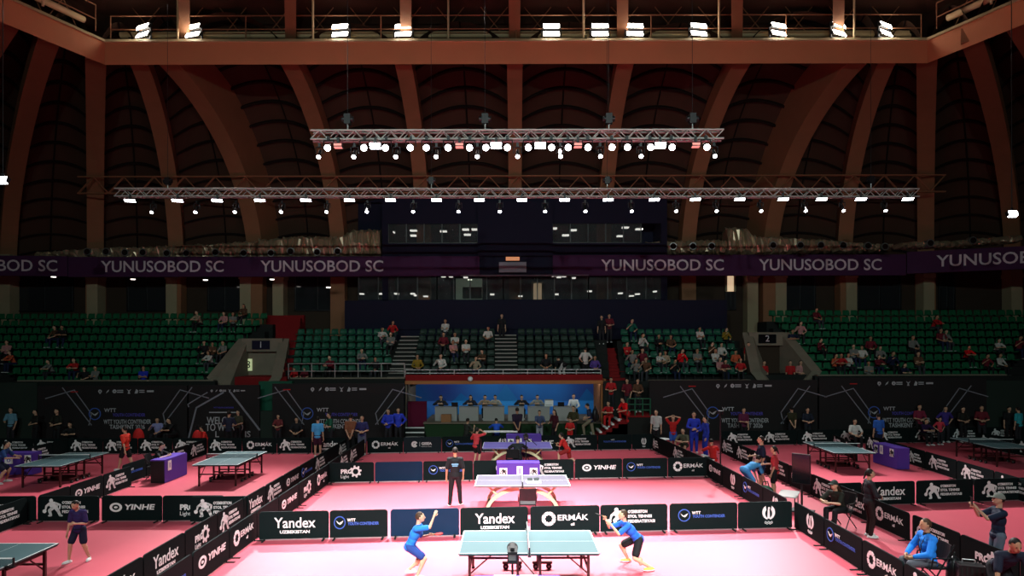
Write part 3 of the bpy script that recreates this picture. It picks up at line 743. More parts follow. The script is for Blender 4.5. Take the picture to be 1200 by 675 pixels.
# ================================================================== BLACK BANNERS BEHIND THE COURTS
def emblem_row(m, x0, z, s=1.0):
    # row of small white partner marks
    m.ring((x0, z), .035 * s, .09 * s, -.014, 0, 12); m.disc((x0, z - .1 * s), .03 * s, -.014, 0, 8)
    m.prism([(x0 + .3 * s, z - .1 * s), (x0 + .42 * s, z - .02 * s), (x0 + .46 * s, z + .1 * s), (x0 + .36 * s, z + .02 * s)], -.014, 0)
    m.ring((x0 + .72 * s, z), .03 * s, .1 * s, -.014, 0, 10)
    for k in range(2): m.box((x0 + 1.0 * s, -.007, z + (.045 - .09 * k) * s), (.3 * s, .014, .05 * s))
    m.prism([(x0 + 1.33 * s, z + .11 * s), (x0 + 1.42 * s, z - .02 * s), (x0 + 1.38 * s, z - .12 * s), (x0 + 1.5 * s, z - .12 * s), (x0 + 1.46 * s, z - .02 * s), (x0 + 1.55 * s, z + .11 * s), (x0 + 1.44 * s, z + .04 * s)], -.014, 0)
    m.prism([(x0 + 1.72 * s, z - .11 * s), (x0 + 1.8 * s, z + .11 * s), (x0 + 1.9 * s, z + .03 * s), (x0 + 1.86 * s, z - .11 * s)], -.014, 0)
    for k in range(2): m.box((x0 + 2.08 * s, -.007, z + (.045 - .09 * k) * s), (.26 * s, .014, .045 * s))
    m.box((x0 + 2.5 * s, -.007, z), (.34 * s, .014, .09 * s))
def badge(m, c, r, mi_ring=1, mi_bird=0):
    m.ring(c, r * .86, r, -.012, 0, 24, mi_ring)
    m.prism([(c[0] - .62 * r, c[1] + .32 * r), (c[0] - .1 * r, c[1] - .08 * r), (c[0] + .62 * r, c[1] + .3 * r), (c[0] + .35 * r, c[1] - .12 * r), (c[0] + .08 * r, c[1] - .32 * r), (c[0] - .3 * r, c[1] - .12 * r)], -.012, 0, mi_bird)
def stripes(m, pts, w, mi):
    for a, b in zip(pts[:-1], pts[1:]):
        a, b = V((a[0], 0, a[1])), V((b[0], 0, b[1])); d = (b - a).normalized(); n = V((-d.z, 0, d.x)) * w / 2
        q = [a - n, b + d * w * .3 - n, b + d * w * .3 + n, a + n]
        m.prism([(p.x, p.z) for p in q], -.01, 0, mi)
BNY = 31.8
def banner(p0, p1, ytop, label, kind, Y=BNY, ang=0.0, logos=0.0, c0=0.0):
    x0, x1 = wx(p0, Y), wx(p1, Y); zt_ = wz(ytop, Y); L = x1 - x0
    t = empty('sponsor_banner', ((x0 + x1) / 2, Y, 0), ang); tag(t, label, 'banner')
    m = MB(); m.box2((-L / 2, 0, 0.02), (L / 2, .06, zt_)); m.build('cloth', M_banner, t)
    m = MB()
    for x in (-L / 2 + .03, L / 2 - .03): m.box((x, .09, zt_ / 2), (.06, .06, zt_)); 
    m.box((0, .09, zt_ - .04), (L, .06, .06)); m.build('frame', M_metal, t)
    m = MB(); X = lambda px: wx(px, Y) - (x0 + x1) / 2
    Zz = lambda py: wz(py, Y)
    if kind == 'main':
        c = c0
        emblem_row(m, X(c) - 1.35, zt_ - .28)
        badge(m, (X(c - 38) , Zz(484)), .3)
        put_text(m, 'WTT', X(c - 20), Zz(480), .26, 0, bold=.02); 
        put_text(m, 'YOUTH CONTENDER', X(c + 2), Zz(485.5), .22, 2, fit=1.62, bold=.02)
        put_text(m, 'WTT YOUTH CONTENDER', X(c), Zz(493.5), .3, 0, fit=2.35, bold=.015)
        put_text(m, 'TASHKENT 2026', X(c), Zz(499.5), .3, 0, fit=1.75, bold=.015)
        for sg in (-1, 1):
            stripes(m, [(X(c + sg * 76), Zz(453)), (X(c + sg * 42), Zz(497))], .045, 3)
            stripes(m, [(X(c + sg * 96), Zz(466)), (X(c + sg * 62), Zz(456)), (X(c + sg * 42), Zz(484)), (X(c + sg * 45), Zz(497))], .045, 3)
        m.box((X(c - 62), -.006, zt_ - .3), (.36, .012, .05), 4)
    else:
        emblem_row(m, X(p0 + 27), zt_ - .28, .62)
        stripes(m, [(X(262), Zz(459)), (X(230), Zz(477)), (X(221), Zz(512))], .08, 3)
        stripes(m, [(X(243), Zz(459)), (X(220), Zz(473)), (X(221), Zz(476))], .05, 3)
        stripes(m, [(X(270), Zz(459)), (X(304), Zz(503))], .09, 3)
        put_text(m, 'WTT YOUTH CONTENDER', X(262), Zz(477), .1, 2, fit=1.0, bold=.02)
        m.box((X(261), -.006, Zz(482.5)), (1.35, .012, .05))
        put_text(m, 'WELCOME', X(263), Zz(492.5), .5, 0, fit=1.76, bold=.012)
        put_text(m, 'TO WORLD', X(263), Zz(500.5), .5, 0, fit=1.86, bold=.012)
        put_text(m, 'L', X(254), Zz(508.5), .42, 0, bold=.012); put_text(m, 'IS', X(290), Zz(508.5), .42, 0, bold=.012)
    if t: m.build('print', [M_white if False else mat('faded_print', (.42, .42, .45), .7), M_bluep, M_purp_p, M_grey_p, M_redp], t)
banner(44, 219, 451, 'wide black sponsor banner at the far left behind the courts', 'main', c0=149)
banner(221, 304, 450.5, 'narrow black welcome banner with large white words', 'welcome')
banner(319, 473, 449, 'wide black sponsor banner just left of the blue wall', 'main', c0=398)
banner(761, 958, 446, 'wide black sponsor banner right of the blue wall', 'main', c0=873)
banner(960, 1156, 443.5, 'wide black sponsor banner at the far right behind the courts', 'main', c0=1062)
m = MB(); m.box2((wx(305, 31.9), 31.9, 0), (wx(320, 31.9), 32.1, wz(481, 31.9))); struct(m.build('wall_gap', M_dgreen))
m = MB(); m.box2((wx(303, 32.6), 32.6, 0), (wx(342, 32.6), 32.9, 2.95)); struct(m.build('wall_gap', M_seat2))
# ================================================================== ALCOVE AND STAGE
m = MB(); m.box2((wx(462, 36.5), 36.4, .3), (wx(716, 36.5), 36.6, 3.2)); o = struct(m.build('wall_alcove', M_blueback))
for pts, c in (((-4.2, .8), (-2.9, 2.05), (-1.6, 1.0), (-1.2, .8)), (.02, .19, .52)), (((-1.6, .8), (-.35, 2.55), (.75, 1.1), (1.0, .8)), (.03, .22, .55)), (((3.2, .8), (4.25, 2.3), (5.0, 1.5), (5.0, .8)), (.02, .17, .5)):
    q = MB(); q.prism(pts, 36.385, 36.399); q.build('mountain_print', mat('blue_peak_%d' % int(c[1] * 100), c, .75, 0, .1), o)
for sx, px in ((-1, 474), (1, 707)):
    m = MB(); A = at(px, 500, 33.3); m.box2((A.x - .12, 33.3, 0), (A.x + .12, 36.5, 3.0)); struct(m.build('wall_alcove_side', M_orange if sx > 0 else M_conc))
SZ = .78
m = MB(); m.box2((wx(497, 32.6), 32.6, 0), (wx(704, 32.6), 36.4, SZ)); m.box2((wx(496, 32.6), 32.5, SZ), (wx(705, 32.6), 36.4, SZ + .06), 1); struct(m.build('floor_stage', [M_stage, M_conc]))
m = MB(); m.box2((wx(478, 33.2), 33.1, .5), (wx(500, 33.2), 33.25, wz(470, 33.2))); tag(m.build('panel_screen', M_maroon), 'maroon folding panel at the left end of the blue wall', 'panel')
steps('stage_steps', (475, 497), (475, 497), 31.9, 0, .3, .2, 3, M_terr, 'short steps with white edges at the left of the stage', M_white)
def desk(name, x, Y, z, w, d, h, M, label, cat='desk', rz=0, extra=None):
    t = empty(name, (x, Y, z), R(rz)); tag(t, label, cat)
    m = MB(); m.box((0, 0, h - .02), (w, d, .04)); m.build('top', M, t)
    m = MB(); m.box((0, -d / 2 + .03, h / 2 - .02), (w - .04, .03, h - .06)); m.build('front_panel', M, t)
    for sx in (-1, 1):
        m = MB(); m.box((sx * (w / 2 - .03), .015, h / 2 - .02), (.04, d - .05, h - .04)); m.build('side_panel', M, t)
    return t
for k, (a, b) in enumerate([(509, 537), (537, 562), (565, 592), (594, 615), (617, 645), (647, 675)]):
    Y = 33.4; desk('office_desk', wx((a + b) / 2, Y), Y, SZ + .06, (b - a - 2) * Y / FPX, .6, .74, M_wood, 'pale office desk on the stage, %s from the left' % ORD[k])
t = empty('carton', (wx(523, 32.9), 32.85, SZ + .06)); tag(t, 'brown cardboard box in front of the desks on the stage', 'box')
m = MB(); m.box((0, 0, .19), (.5, .36, .38)); m.build('body', M_card, t); m = MB(); m.box((0, 0, .385), (.5, .07, .006)); m.build('tape', M_orange, t)
def laptop(px, py, Y, z, lab):
    t = empty('laptop', (wx(px, Y), Y, z)); tag(t, lab, 'laptop')
    m = MB(); m.box((0, 0, .01), (.34, .24, .02)); m.build('base', M_metal, t)
    m = MB(); m.box((0, -.14, .12), (.34, .015, .23), 0, Matrix.Rotation(R(10), 3, 'X')); m.build('lid', M_metal, t)
DZ = SZ + .8
laptop(533, 477, 33.3, DZ, 'dark laptop on the desk left of the middle'); laptop(657, 474, 33.3, DZ, 'dark laptop on the right end desk')
t = tag(empty('printer', (wx(643, 33.4), 33.4, DZ)), 'white printer on the desk right of the middle', 'printer')
m = MB(); m.box((0, 0, .16), (.44, .36, .3)); m.build('body', M_white, t); m = MB(); m.box((0, -.16, .08), (.34, .1, .02)); m.build('paper_tray', M_grey_p, t); m = MB(); m.box((0, .02, .33), (.4, .3, .04)); m.build('lid', M_wood, t)
# right side red steps up to a landing with a green rail
m = MB()
n = 6
t = empty('landing_steps', (wx(712, 30.9), 30.9, 0)); tag(t, 'red carpeted steps climbing to the landing right of the stage', 'stairs')
for i in range(n):
    a = wx(688 + 7.2 * i, 30.9) - t.location.x; m.box2((a, -.1, 0), (wx(735, 30.9) - t.location.x, 1.3, .2 + .19 * i))
m.build('flight', M_redc, t)
m = MB()
for i in range(n): a = wx(688 + 7.2 * i, 30.9) - t.location.x; m.box2((a - .02, -.12, .15 + .19 * i), (a + .1, 1.3, .215 + .19 * i))
m.build('nosing', M_white, t)
m = MB(); m.box2((wx(734, 31), 30.7, 0), (wx(766, 31), 33.2, 1.3)); m.box2((wx(733.5, 31), 30.65, 1.3), (wx(766, 31), 33.2, 1.36), 1); struct(m.build('floor_landing', [M_terr, M_redc]))
rail('railing', 735, 762, 30.8, 1.36, .82, 3, 3, 'green railing on the red landing right of the stage', mat('green_paint', (.01, .1, .05), .5))
# ================================================================== COURT BARRIERS
BH = 0.70
def limb(m, pts, w0, w1, y=-.006):
    n = len(pts) - 1
    for i in range(n):
        a, b = V((pts[i][0], 0, pts[i][1])), V((pts[i + 1][0], 0, pts[i + 1][1])); d = (b - a).normalized(); q = V((-d.z, 0, d.x))
        wa, wb = w0 + (w1 - w0) * i / n, w0 + (w1 - w0) * (i + 1) / n
        r = [a - q * wa / 2, b - q * wb / 2, b + q * wb / 2, a + q * wa / 2]; m.prism([(p.x, p.z) for p in r], y, 0); m.disc((b.x, b.z), wb / 2, y, 0, 8)
def player_mark(m, x, z, s):
    """white silhouette of a crouching player with a bat"""
    S = lambda *q: [(x + a * s, z + b * s) for a, b in q]
    m.disc((x - .06 * s, z + .38 * s), .105 * s, -.006, 0, 10)
    m.prism(S((-.2, .27), (-.02, .33), (.16, .31), (.3, .18), (.3, .0), (.17, -.1), (-.03, -.06), (-.15, .08)), -.006, 0)
    limb(m, S((-.13, .22), (-.32, .08), (-.36, -.1)), .14 * s, .08 * s); m.disc((x - .42 * s, z - .2 * s), .105 * s, -.006, 0, 10)
    limb(m, S((.2, .22), (.43, .14), (.4, -.06)), .14 * s, .07 * s)
    limb(m, S((.03, -.02), (-.15, -.16), (-.07, -.42), (-.18, -.44)), .2 * s, .09 * s)
    limb(m, S((.2, -.02), (.33, -.2), (.42, -.42), (.52, -.44)), .2 * s, .09 * s)
def gear(m, c, r, n=8, y=-.006, inner=.45):
    m.ring(c, r * inner, r * .74, y, 0, 24)
    for k in range(n):
        a = 2 * math.pi * k / n + .2; ca, sa = math.cos(a), math.sin(a)
        q = [(r * .68, -.2 * r), (r, -.13 * r), (r, .13 * r), (r * .68, .2 * r)]
        m.prism([(c[0] + u * ca - v * sa, c[1] + u * sa + v * ca) for u, v in q], y, 0)
def logo(kind):
    m = MB()
    if kind == 'script':
        put_text(m, 'Yandex', .02, .41, .36, 0, fit=1.0, bold=.012); put_text(m, 'UZBEKISTAN', .02, .195, .1, 0, fit=.72, bold=.035)
    elif kind == 'flower':
        c = (-.42, .385)
        for k in range(8):
            a = 2 * math.pi * k / 8 + math.pi / 8; u = V((math.cos(a), 0, math.sin(a))); w = V((-u.z, 0, u.x))
            q = [u * .105 - w * .045, u * .17 - w * .055, u * .18 + w * .0, u * .17 + w * .055, u * .105 + w * .045, u * .085]
            m.prism([(c[0] + p.x, c[1] + p.z) for p in q], -.006, 0)
        put_text(m, 'ERM\u00c1K', .19, .40, .2, 0, fit=.78, bold=.012); put_text(m, 'oil', .19, .235, .1, 0, bold=.02)
    elif kind == 'oval':
        m.ring((-.43, .39), .075, .125, -.006, 0, 28, 0, 1.35); m.disc((-.43, .39), .03, -.006, 0, 12, 0, .05)
        put_text(m, 'YINHE', .2, .39, .2, 0, fit=.82, bold=.03, shear=.15)
    elif kind == 'player':
        player_mark(m, -.43, .39, .5)
        for s, z, w in (("O\u2018ZBEKISTON", .52, .5), ('STOL TENNISI', .40, .62), ('FEDERATSIYASI', .275, .7)):
            put_text(m, s, -.16 + w / 2, z, .1, 0, fit=w, bold=.03)
    elif kind == 'gear':
        put_text(m, 'PRO', -.15, .38, .2, 0, fit=.42, bold=.045); put_text(m, 'Light', -.22, .21, .15, 0)
        gear(m, (.16, .385), .21)
    elif kind == 'badge':
        badge(m, (-.52, .40), .16); put_text(m, 'WTT', -.2, .455, .1, 0, bold=.03); put_text(m, 'YOUTH CONTENDER', .13, .365, .1, 1, fit=.86, bold=.03)
    elif kind == 'bird':
        c = (.1, .43)
        for sg in (-1, 1):
            pts = []
            for k in range(9):
                a = R(-78 + 140 * k / 8); pts.append((c[0] + sg * .19 * math.cos(a), c[1] + .19 * math.sin(a)))
            for k in range(8, -1, -1):
                a = R(-70 + 120 * k / 8); pts.append((c[0] + sg * .105 * math.cos(a), c[1] - .03 + .12 * math.sin(a)))
            for i in range(8): m.prism([pts[i], pts[i + 1], pts[16 - i], pts[17 - i]], -.006, 0)
        m.prism([(c[0] - .04, c[1] - .16), (c[0] + .04, c[1] - .16), (c[0] + .025, c[1] + .06), (c[0], c[1] + .12), (c[0] - .025, c[1] + .06)], -.006, 0)
        m.disc((c[0] + .01, c[1] + .11), .03, -.006, 0, 10)
        for k in range(5): m.ring((c[0] - .09 + .045 * k, .17 - (.022 if k % 2 else 0)), .02, .03, -.006, 0, 12)
    elif kind == 'swirl':
        m.ring((-.35, .38), .05, .14, -.006, 0, 20, 0, 1, R(20), R(330)); m.disc((-.33, .36), .06, -.006, 0, 12)
        m.box((-.12, -.003, .38), (.015, .006, .2)); put_text(m, 'GISEA', .18, .40, .16, 0, fit=.46, bold=.05); put_text(m, 'INTERNATIONAL', .18, .27, .06, 0, fit=.46)
    elif kind == 'wide':
        put_text(m, 'WTT', -.1, .46, .08, 0); put_text(m, 'YOUTH CONTENDER', -.0, .38, .1, 1, fit=1.1, bold=.03)
    else: return None
    return m.mesh('logo', [M_white, M_bluep])
DESC = dict(script='white two line lettering', flower='white petal emblem and name', oval='white oval ring emblem', player='white player silhouette', gear='white gear emblem',
            badge='round blue badge', bird='white bird and rings emblem', plain='no print', blue='plain blue cloth', swirl='white swirl emblem', wide='thin blue lettering', tealc='plain teal cloth')
LOGO = {}
COVER = {}
def cover(w, M):
    k = (round(w, 2), M.name)
    if k not in COVER:
        m = MB(); h, r = BH, .07; pts = [(-w / 2, .03), (w / 2, .03)]
        for c, a0 in (((w / 2 - r, h - r), 0), ((-w / 2 + r, h - r), 90)):
            for i in range(5): a = R(a0 + 22.5 * i); pts.append((c[0] + r * math.cos(a), c[1] + r * math.sin(a)))
        m.prism(pts, 0, .035); me = m.mesh('cover', M)
        f = MB(); f.box((0, .0175, .015), (w - .02, .022, .03)); fm = f.mesh('bottom_bar', M_alu)
        s = MB(); s.box((0, 0, .01), (.045, .36, .02)); s.box((0, .0175, .03), (.04, .05, .05)); sm = s.mesh('foot', M_rubber)
        COVER[k] = (me, fm, sm, w)
    return COVER[k]
def barrier(A, B, kind, label, grp, dup_ok=False):
    A, B = V((A[0], A[1], 0)), V((B[0], B[1], 0)); w = (B - A).length - .012
    M = M_navy if kind == 'blue' else M_teal if kind in ('swirl', 'tealc') else M_black
    me, fm, sm, w = cover(w, M)
    t = empty('court_barrier', (A + B) / 2, math.atan2(B.y - A.y, B.x - A.x)); tag(t, label, 'barrier', grp)
    link('cover', me, t); link('bottom_bar', fm, t)
    for sx in (-1, 1): link('foot', sm, t, (sx * (w / 2 - .12), .0, 0))
    if kind not in LOGO: LOGO[kind] = logo(kind)
    if LOGO[kind]:
        o = link('logo', LOGO[kind], t); k = min(1, w / 1.6); o.scale = (k, 1, 1 if k > .8 else .9)
    return t
def row_px(bounds, tops, kinds, where, frm, grp):
    """bounds: list of (px_left, px_right); tops: (y at first, y at last) of the upper edge"""
    x0, x1 = bounds[0][0], bounds[-1][1]
    for k, ((a, b), kd) in enumerate(zip(bounds, kinds)):
        ya = tops[0] + (tops[1] - tops[0]) * (a - x0) / (x1 - x0); yb = tops[0] + (tops[1] - tops[0]) * (b - x0) / (x1 - x0)
        A, B = g(a, ya, BH), g(b, yb, BH)
        barrier(A, B, kd, '%s barrier from left, %s, with %s' % (ORD[k], where.replace('the row ', ''), DESC[kd]), grp)
def line_Y(xa, xb, Ys, kinds, face, where, grp):
    """line running in depth; Ys from near to far; face +1: print faces +X"""
    n0, n1 = Ys[0], Ys[-1]
    for k in range(len(Ys) - 1):
        ya, yb = Ys[k], Ys[k + 1]
        X = lambda y: xa + (xb - xa) * (y - n0) / (n1 - n0)
        A, B = (X(ya), ya + .015), (X(yb), yb - .015)
        if face < 0: A, B = B, A
        barrier(A, B, kinds[k], '%s barrier from near end, %s, with %s' % (ORD[k], where.replace('the line ', '').replace('the ', '', 1) if where.startswith('the line') else where.replace('the ', '', 1), DESC[kinds[k]]), grp)
row_px([(303, 385), (385.5, 454), (457, 538), (538.5, 618.5), (621, 702.5), (703, 782), (784.5, 864), (864.5, 928)], (599.5, 588.3),
       ['script', 'badge', 'blue', 'script', 'flower', 'player', 'badge', 'bird'], 'the row behind the nearest table', 'the left', 'barriers behind the nearest table')
row_px([(384, 438), (439, 495), (495.5, 554), (554.5, 613), (613.5, 672), (673.5, 729), (729.5, 782), (782.5, 830)], (542, 536.3),
       ['gear', 'blue', 'badge', 'bird', 'player', 'oval', 'badge', 'flower'], 'the row behind the middle table', 'the left', 'barriers behind the middle table')
row_px([(430, 472), (472.5, 517), (517.5, 563), (563.5, 609), (609.5, 655), (655.5, 700), (700.5, 740), (740.5, 765)], (512.5, 509),
       ['flower', 'swirl', 'badge', 'bird', 'oval', 'player', 'wide', 'bird'], 'the row behind the farthest table', 'the left', 'barriers behind the farthest middle table')
row_px([(-2 + 40.8 * k, -2 + 40.8 * (k + 1) - .5) for k in range(10)] + [(406, 429)], (512.5, 512.5),
       ['player', 'player', 'player', 'player', 'player', 'player', 'player', 'flower', 'player', 'script', 'plain'], 'the back row on the left', 'the left', 'barriers of the left back row')
row_px([(846 + 44 * k, 846 + 44 * (k + 1) - .5) for k in range(9)], (505.8, 500.8), ['player'] * 9, 'the back row on the right', 'the left', 'barriers of the right back row')
line_Y(-6.28, -6.33, [9.3, 10.95, 12.6, 14.25, 15.8, 17.3, 18.95, 20.55, 22.06], ['player', 'badge', 'oval', 'flower', 'plain', 'oval', 'gear', 'flower'], 1, 'the line left of the middle tables', 'barriers left of the middle tables')
line_Y(-6.36, -6.42, [22.12, 23.6, 25.1, 26.6, 28.1], ['oval', 'player', 'player', 'plain'], 1, 'the line left of the farthest table', 'barriers left of the farthest middle table')
line_Y(-7.17, -7.22, [9.3, 10.9, 12.45, 14.05, 15.6, 17.15, 18.7, 20.2, 21.75, 23.3, 24.9, 26.5, 28.1], ['flower', 'script', 'script', 'gear', 'player', 'script', 'player', 'oval', 'badge', 'player', 'plain', 'player'], 1, 'the left walkway edge', 'barriers on the left walkway edge')
line_Y(-12.95, -13.1, [12.4, 13.9, 15.6, 17.3], ['player', 'oval', 'player'], 1, 'the line left of the dark purple boy', 'barriers left of the boy in dark purple')
line_Y(-12.9, -12.95, [17.45, 18.7, 20.25, 21.78], ['plain', 'oval', 'player'], 1, 'the line between the two left tables', 'near barriers between the two left tables')
line_Y(-13.3, -13.4, [21.85, 23.3, 24.9, 26.5, 28.1], ['badge', 'plain', 'player', 'player'], 1, 'the line behind the left purple desk', 'far barriers between the two left tables')
line_Y(-19.2, -19.6, [22.4, 24.0, 25.6, 27.2, 28.3], ['plain', 'oval', 'player', 'plain'], 1, 'the line left of the far left table', 'barriers left of the far left table')
row_px([(43.5, 115.5), (118.5, 189.5), (190, 262)], (580.3, 580), ['player', 'oval', 'gear'], 'the row behind the boy in dark purple', 'the left', 'barriers behind the boy in dark purple')
barrier(g(222, 581.3, BH), g(291, 580.8, BH), 'player', 'barrier with white player silhouette, overlapping the gear barrier behind the boy', None)
barrier(g(-32, 580.5, BH), g(41.5, 580.3, BH), 'flower', 'barrier with white petal emblem and name, cut off at the left edge', None)
line_Y(7.33, 7.33, [10.4, 12.0, 13.42, 15.05, 16.66], ['player', 'flower', 'badge', 'bird'], -1, 'the line right of the nearest table', 'barriers right of the nearest table')
line_Y(7.25, 7.04, [16.95, 18.4, 19.95, 21.6, 23.1], ['bird', 'badge', 'bird', 'oval'], -1, 'the line right of the middle table', 'barriers right of the middle table')
line_Y(6.9, 6.35, [23.2, 24.8, 26.4, 28.0, 29.0], ['plain', 'player', 'plain', 'player'], -1, 'the line right of the farthest table', 'barriers right of the farthest middle table')
line_Y(9.75, 9.6, [10.7, 12.25, 13.8, 15.38], ['script', 'gear', 'player'], -1, 'the near right walkway edge', 'near barriers on the right walkway edge')
line_Y(9.58, 9.2, [15.45, 17.02, 18.62, 20.2, 21.75, 23.3, 24.9, 26.5, 28.2], ['flower', 'script', 'player', 'flower', 'player', 'player', 'player', 'player'], -1, 'the far right walkway edge', 'far barriers on the right walkway edge')
row_px([(976, 1010), (1010.5, 1072), (1074, 1140.5), (1141.5, 1207)], (567.3, 560.8), ['player', 'script', 'player', 'player'], 'the row behind the man in the cap', 'the left', 'barriers behind the man in the cap')
line_Y(15.4, 16.0, [18.9, 20.6, 22.5, 24.4, 25.6, 27.3, 29.0], ['player', 'player', 'player', 'player', 'plain', 'player'], -1, 'the line between the two right tables', 'barriers between the two right tables')
line_Y(14.0, 14.6, [26.0, 27.6, 29.2], ['player', 'player'], -1, 'the line behind the right purple desk', 'barriers behind the right purple desk')
line_Y(22.0, 21.4, [26.0, 27.8, 29.6], ['player', 'player'], -1, 'the line behind the far right table', 'barriers behind the far right table')
# ================================================================== TABLES
def tt_table(kind, loc, rz, label):
    t = empty('table_tennis_table', loc, R(rz)); tag(t, label, 'table tennis table')
    TM = M_ttgreen if kind == 'fold' else M_ttpurp if kind == 'arc' else M_ttgrey
    for sx in (-1, 1):
        m = MB(); m.box((sx * .6865, 0, .7475), (1.365, 1.525, .025)); m.box((sx * .6865, 0, .722), (1.33, 1.49, .028), 2)
        for sy in (-1, 1): m.box((sx * .6865, sy * .7525, .7602), (1.365, .02, .0012), 1)
        m.box((sx * 1.36, 0, .7602), (.02, 1.525, .0012), 1); m.box((sx * .6865, 0, .7602), (1.365, .004, .0012), 1)
        m.box((sx * .6865, -.7635, .7475), (1.37, .002, .02), 1) if False else None
        m.build('tabletop', [TM, M_white, M_metal if kind == 'fold' else M_alu], t)
    n = MB(); n.box((0, 0, .835), (.006, 1.8, .14)); nt = n.build('net', M_net, t)
    n = MB(); n.box((0, 0, .904), (.009, 1.8, .02)); n.build('tape', M_white, nt)
    for sy in (-1, 1):
        n = MB(); n.box((0, sy * .9, .83), (.025, .03, .17)); n.box((0, sy * .83, .75), (.06, .18, .03)); n.build('net_post', M_metal, t)
    if kind == 'fold':
        for sx in (-1, 1):
            for sy in (-1, 1):
                m = MB(); m.box((sx * 1.16, sy * .62, .36), (.05, .05, .72)); l = m.build('leg', M_dmetal, t)
                m = MB(); m.tube((sx * 1.16, sy * .62, 0), (sx * 1.16, sy * .62, .03), .035, .035, 10); m.build('foot', M_rubber, l)
                m = MB(); m.box((sx * .22, sy * .55, .42), (.05, .05, .62)); l = m.build('leg', M_dmetal, t)
                for dx in (-.14, .14):
                    m = MB(); m.tube((sx * .32 + dx, sy * .55 - .03, .06), (sx * .32 + dx, sy * .55 + .03, .06), .06, .06, 12); m.tube((sx * .32 + dx, sy * .55 - .032, .06), (sx * .32 + dx, sy * .55 + .032, .06), .025, .025, 8, 1); m.build('wheel', [M_rubber, M_wood], l)
                m = MB(); m.box((sx * .32, sy * .55, .14), (.42, .05, .05)); m.build('wheel_bar', M_dmetal, l)
                m = MB(); m.tube((sx * 1.16, sy * .58, .3), (sx * .7, sy * .58, .7), .015, .015, 6); m.build('brace', M_dmetal, t)
            m = MB(); m.box((sx * 1.16, 0, .4), (.04, 1.22, .04)); m.build('cross_bar', M_dmetal, t)
            for sy in (-1, 1):
                m = MB(); m.box((sx * .69, sy * .6, .62), (.94, .035, .035)); m.build('side_rail', M_dmetal, t)
            m = MB(); m.box((sx * .22, 0, .3), (.04, 1.1, .04)); m.build('cross_bar', M_dmetal, t)
    else:
        for sy in (-1, 1):
            m = MB(); pts = []
            for k in range(15):
                a = R(180 - 180 * k / 14); pts.append(V((1.02 * math.cos(a), sy * (.34 + .3 * abs(math.cos(a)) ** 2), .0 + .6 * math.sin(a))))
            for a, b in zip(pts[:-1], pts[1:]):
                d = (b - a).normalized(); nn = V((-d.z, 0, d.x)) * .05; w = V((0, .05, 0))
                m.hexa([a - nn - w, a + nn - w, a + nn + w, a - nn + w, b - nn - w, b + nn - w, b + nn + w, b - nn + w])
            m.build('arch_leg', M_woodarc, t)
            for sx in (-1, 1):
                m = MB(); m.tube((sx * .73, sy * .44, .42), (sx * 1.0, sy * .5, .71), .035, .03, 8); m.build('strut', M_woodarc, t)
        m = MB(); m.box((0, 0, .67), (2.0, .5, .1)); m.box((0, .0, .6), (.5, .6, .06)); m.build('underframe', M_metal, t)
        for sx in (-1, 1):
            m = MB(); m.box((sx * .98, 0, .04), (.1, 1.1, .06)); m.build('base_bar', M_metal, t)
    return t
tt_table('fold', (.32, 13.12, 0), .3, 'brightly lit folding table tennis table nearest us in the middle')
tt_table('grey', (.29, 19.03, 0), 0, 'pale table tennis table with curved arch legs in the middle court')
tt_table('arc', (.2, 25.75, 0), 0, 'violet table tennis table with curved arch legs, farthest in the middle')
tt_table('fold', (-10.05, 22.95, 0), 90.6, 'dark table tennis table in the left court beside the walkway')
tt_table('fold', (-15.95, 22.8, 0), 91.5, 'dark table tennis table in the far left court')
tt_table('fold', (12.72, 25.05, 0), 89, 'dark table tennis table beside the purple desk on the right')
tt_table('fold', (19.5, 26.05, 0), 89, 'dark table tennis table cut off at the right edge')
tt_table('fold', (-10.02, 11.7, 0), 90, 'dark green table tennis table cut off at the lower left corner')
# ---- score desks
def score_desk(loc, rz, w, label, squares=(), end=None, h=.82, sh=1.0, bk=False):
    t = empty('score_desk', loc, R(rz)); tag(t, label, 'desk')
    m = MB(); m.box((0, 0, h - .02), (w, .5, .04)); m.build('top', M_purple, t)
    m = MB(); m.box((0, -.245, (h - .04) / 2 + .01), (w, .02, h - .06)); f = m.build('front_panel', M_purple, t)
    for sx in (-1, 1):
        m = MB(); m.box((sx * (w / 2 - .012), .01, (h - .04) / 2 + .01), (.022, .47, h - .06)); m.build('side_panel', end or M_purple, t)
    for k, (x, z, sw, shh, fig) in enumerate(squares):
        m = MB(); m.box((x, -.259, z), (sw, .006, shh)); q = m.build('paper', M_white, f)
        m = MB()
        if fig == 'p': player_mark(m, x, z, shh * .85)
        else: put_text(m, fig, x, z, shh * .7, 0, bold=.03)
        for i in range(len(m.v)): m.v[i] = (m.v[i][0], m.v[i][1] - .262, m.v[i][2])
        m.build('print', M_metal if fig == 'p' else M_purp_p, q)
    return t
score_desk((.2, 21.75, 0), 0, 1.45, 'purple score desk with white square emblems behind the middle table', [(-.5, .52, .26, .26, 'p'), (.05, .54, .2, .34, '1'), (.52, .52, .26, .26, 'p')])
score_desk((.5, 27.7, 0), 0, 1.5, 'purple score desk behind the violet table', [(-.56, .62, .26, .26, 'p'), (-.2, .63, .22, .3, '2'), (.2, .62, .26, .26, 'p')], h=.92)
t = score_desk((.08, 11.0, 0), 180, 1.5, 'purple score desk at the bottom edge in front of the nearest table', h=.74)
m = MB()
for a, b in ((-.36, -.05), (.02, .4)): m.box(((a + b) / 2, 0, .745), (b - a, .46, .01))
m.build('papers', M_white, t)
for lab, x in (('white tall paper box on the bottom score desk', .22),):
    pass
score_desk((-12.3, 22.95, 0), 90, 1.5, 'purple score desk with a seated official between the left tables', [(-.45, .58, .22, .34, '1')], M_metal, .82)
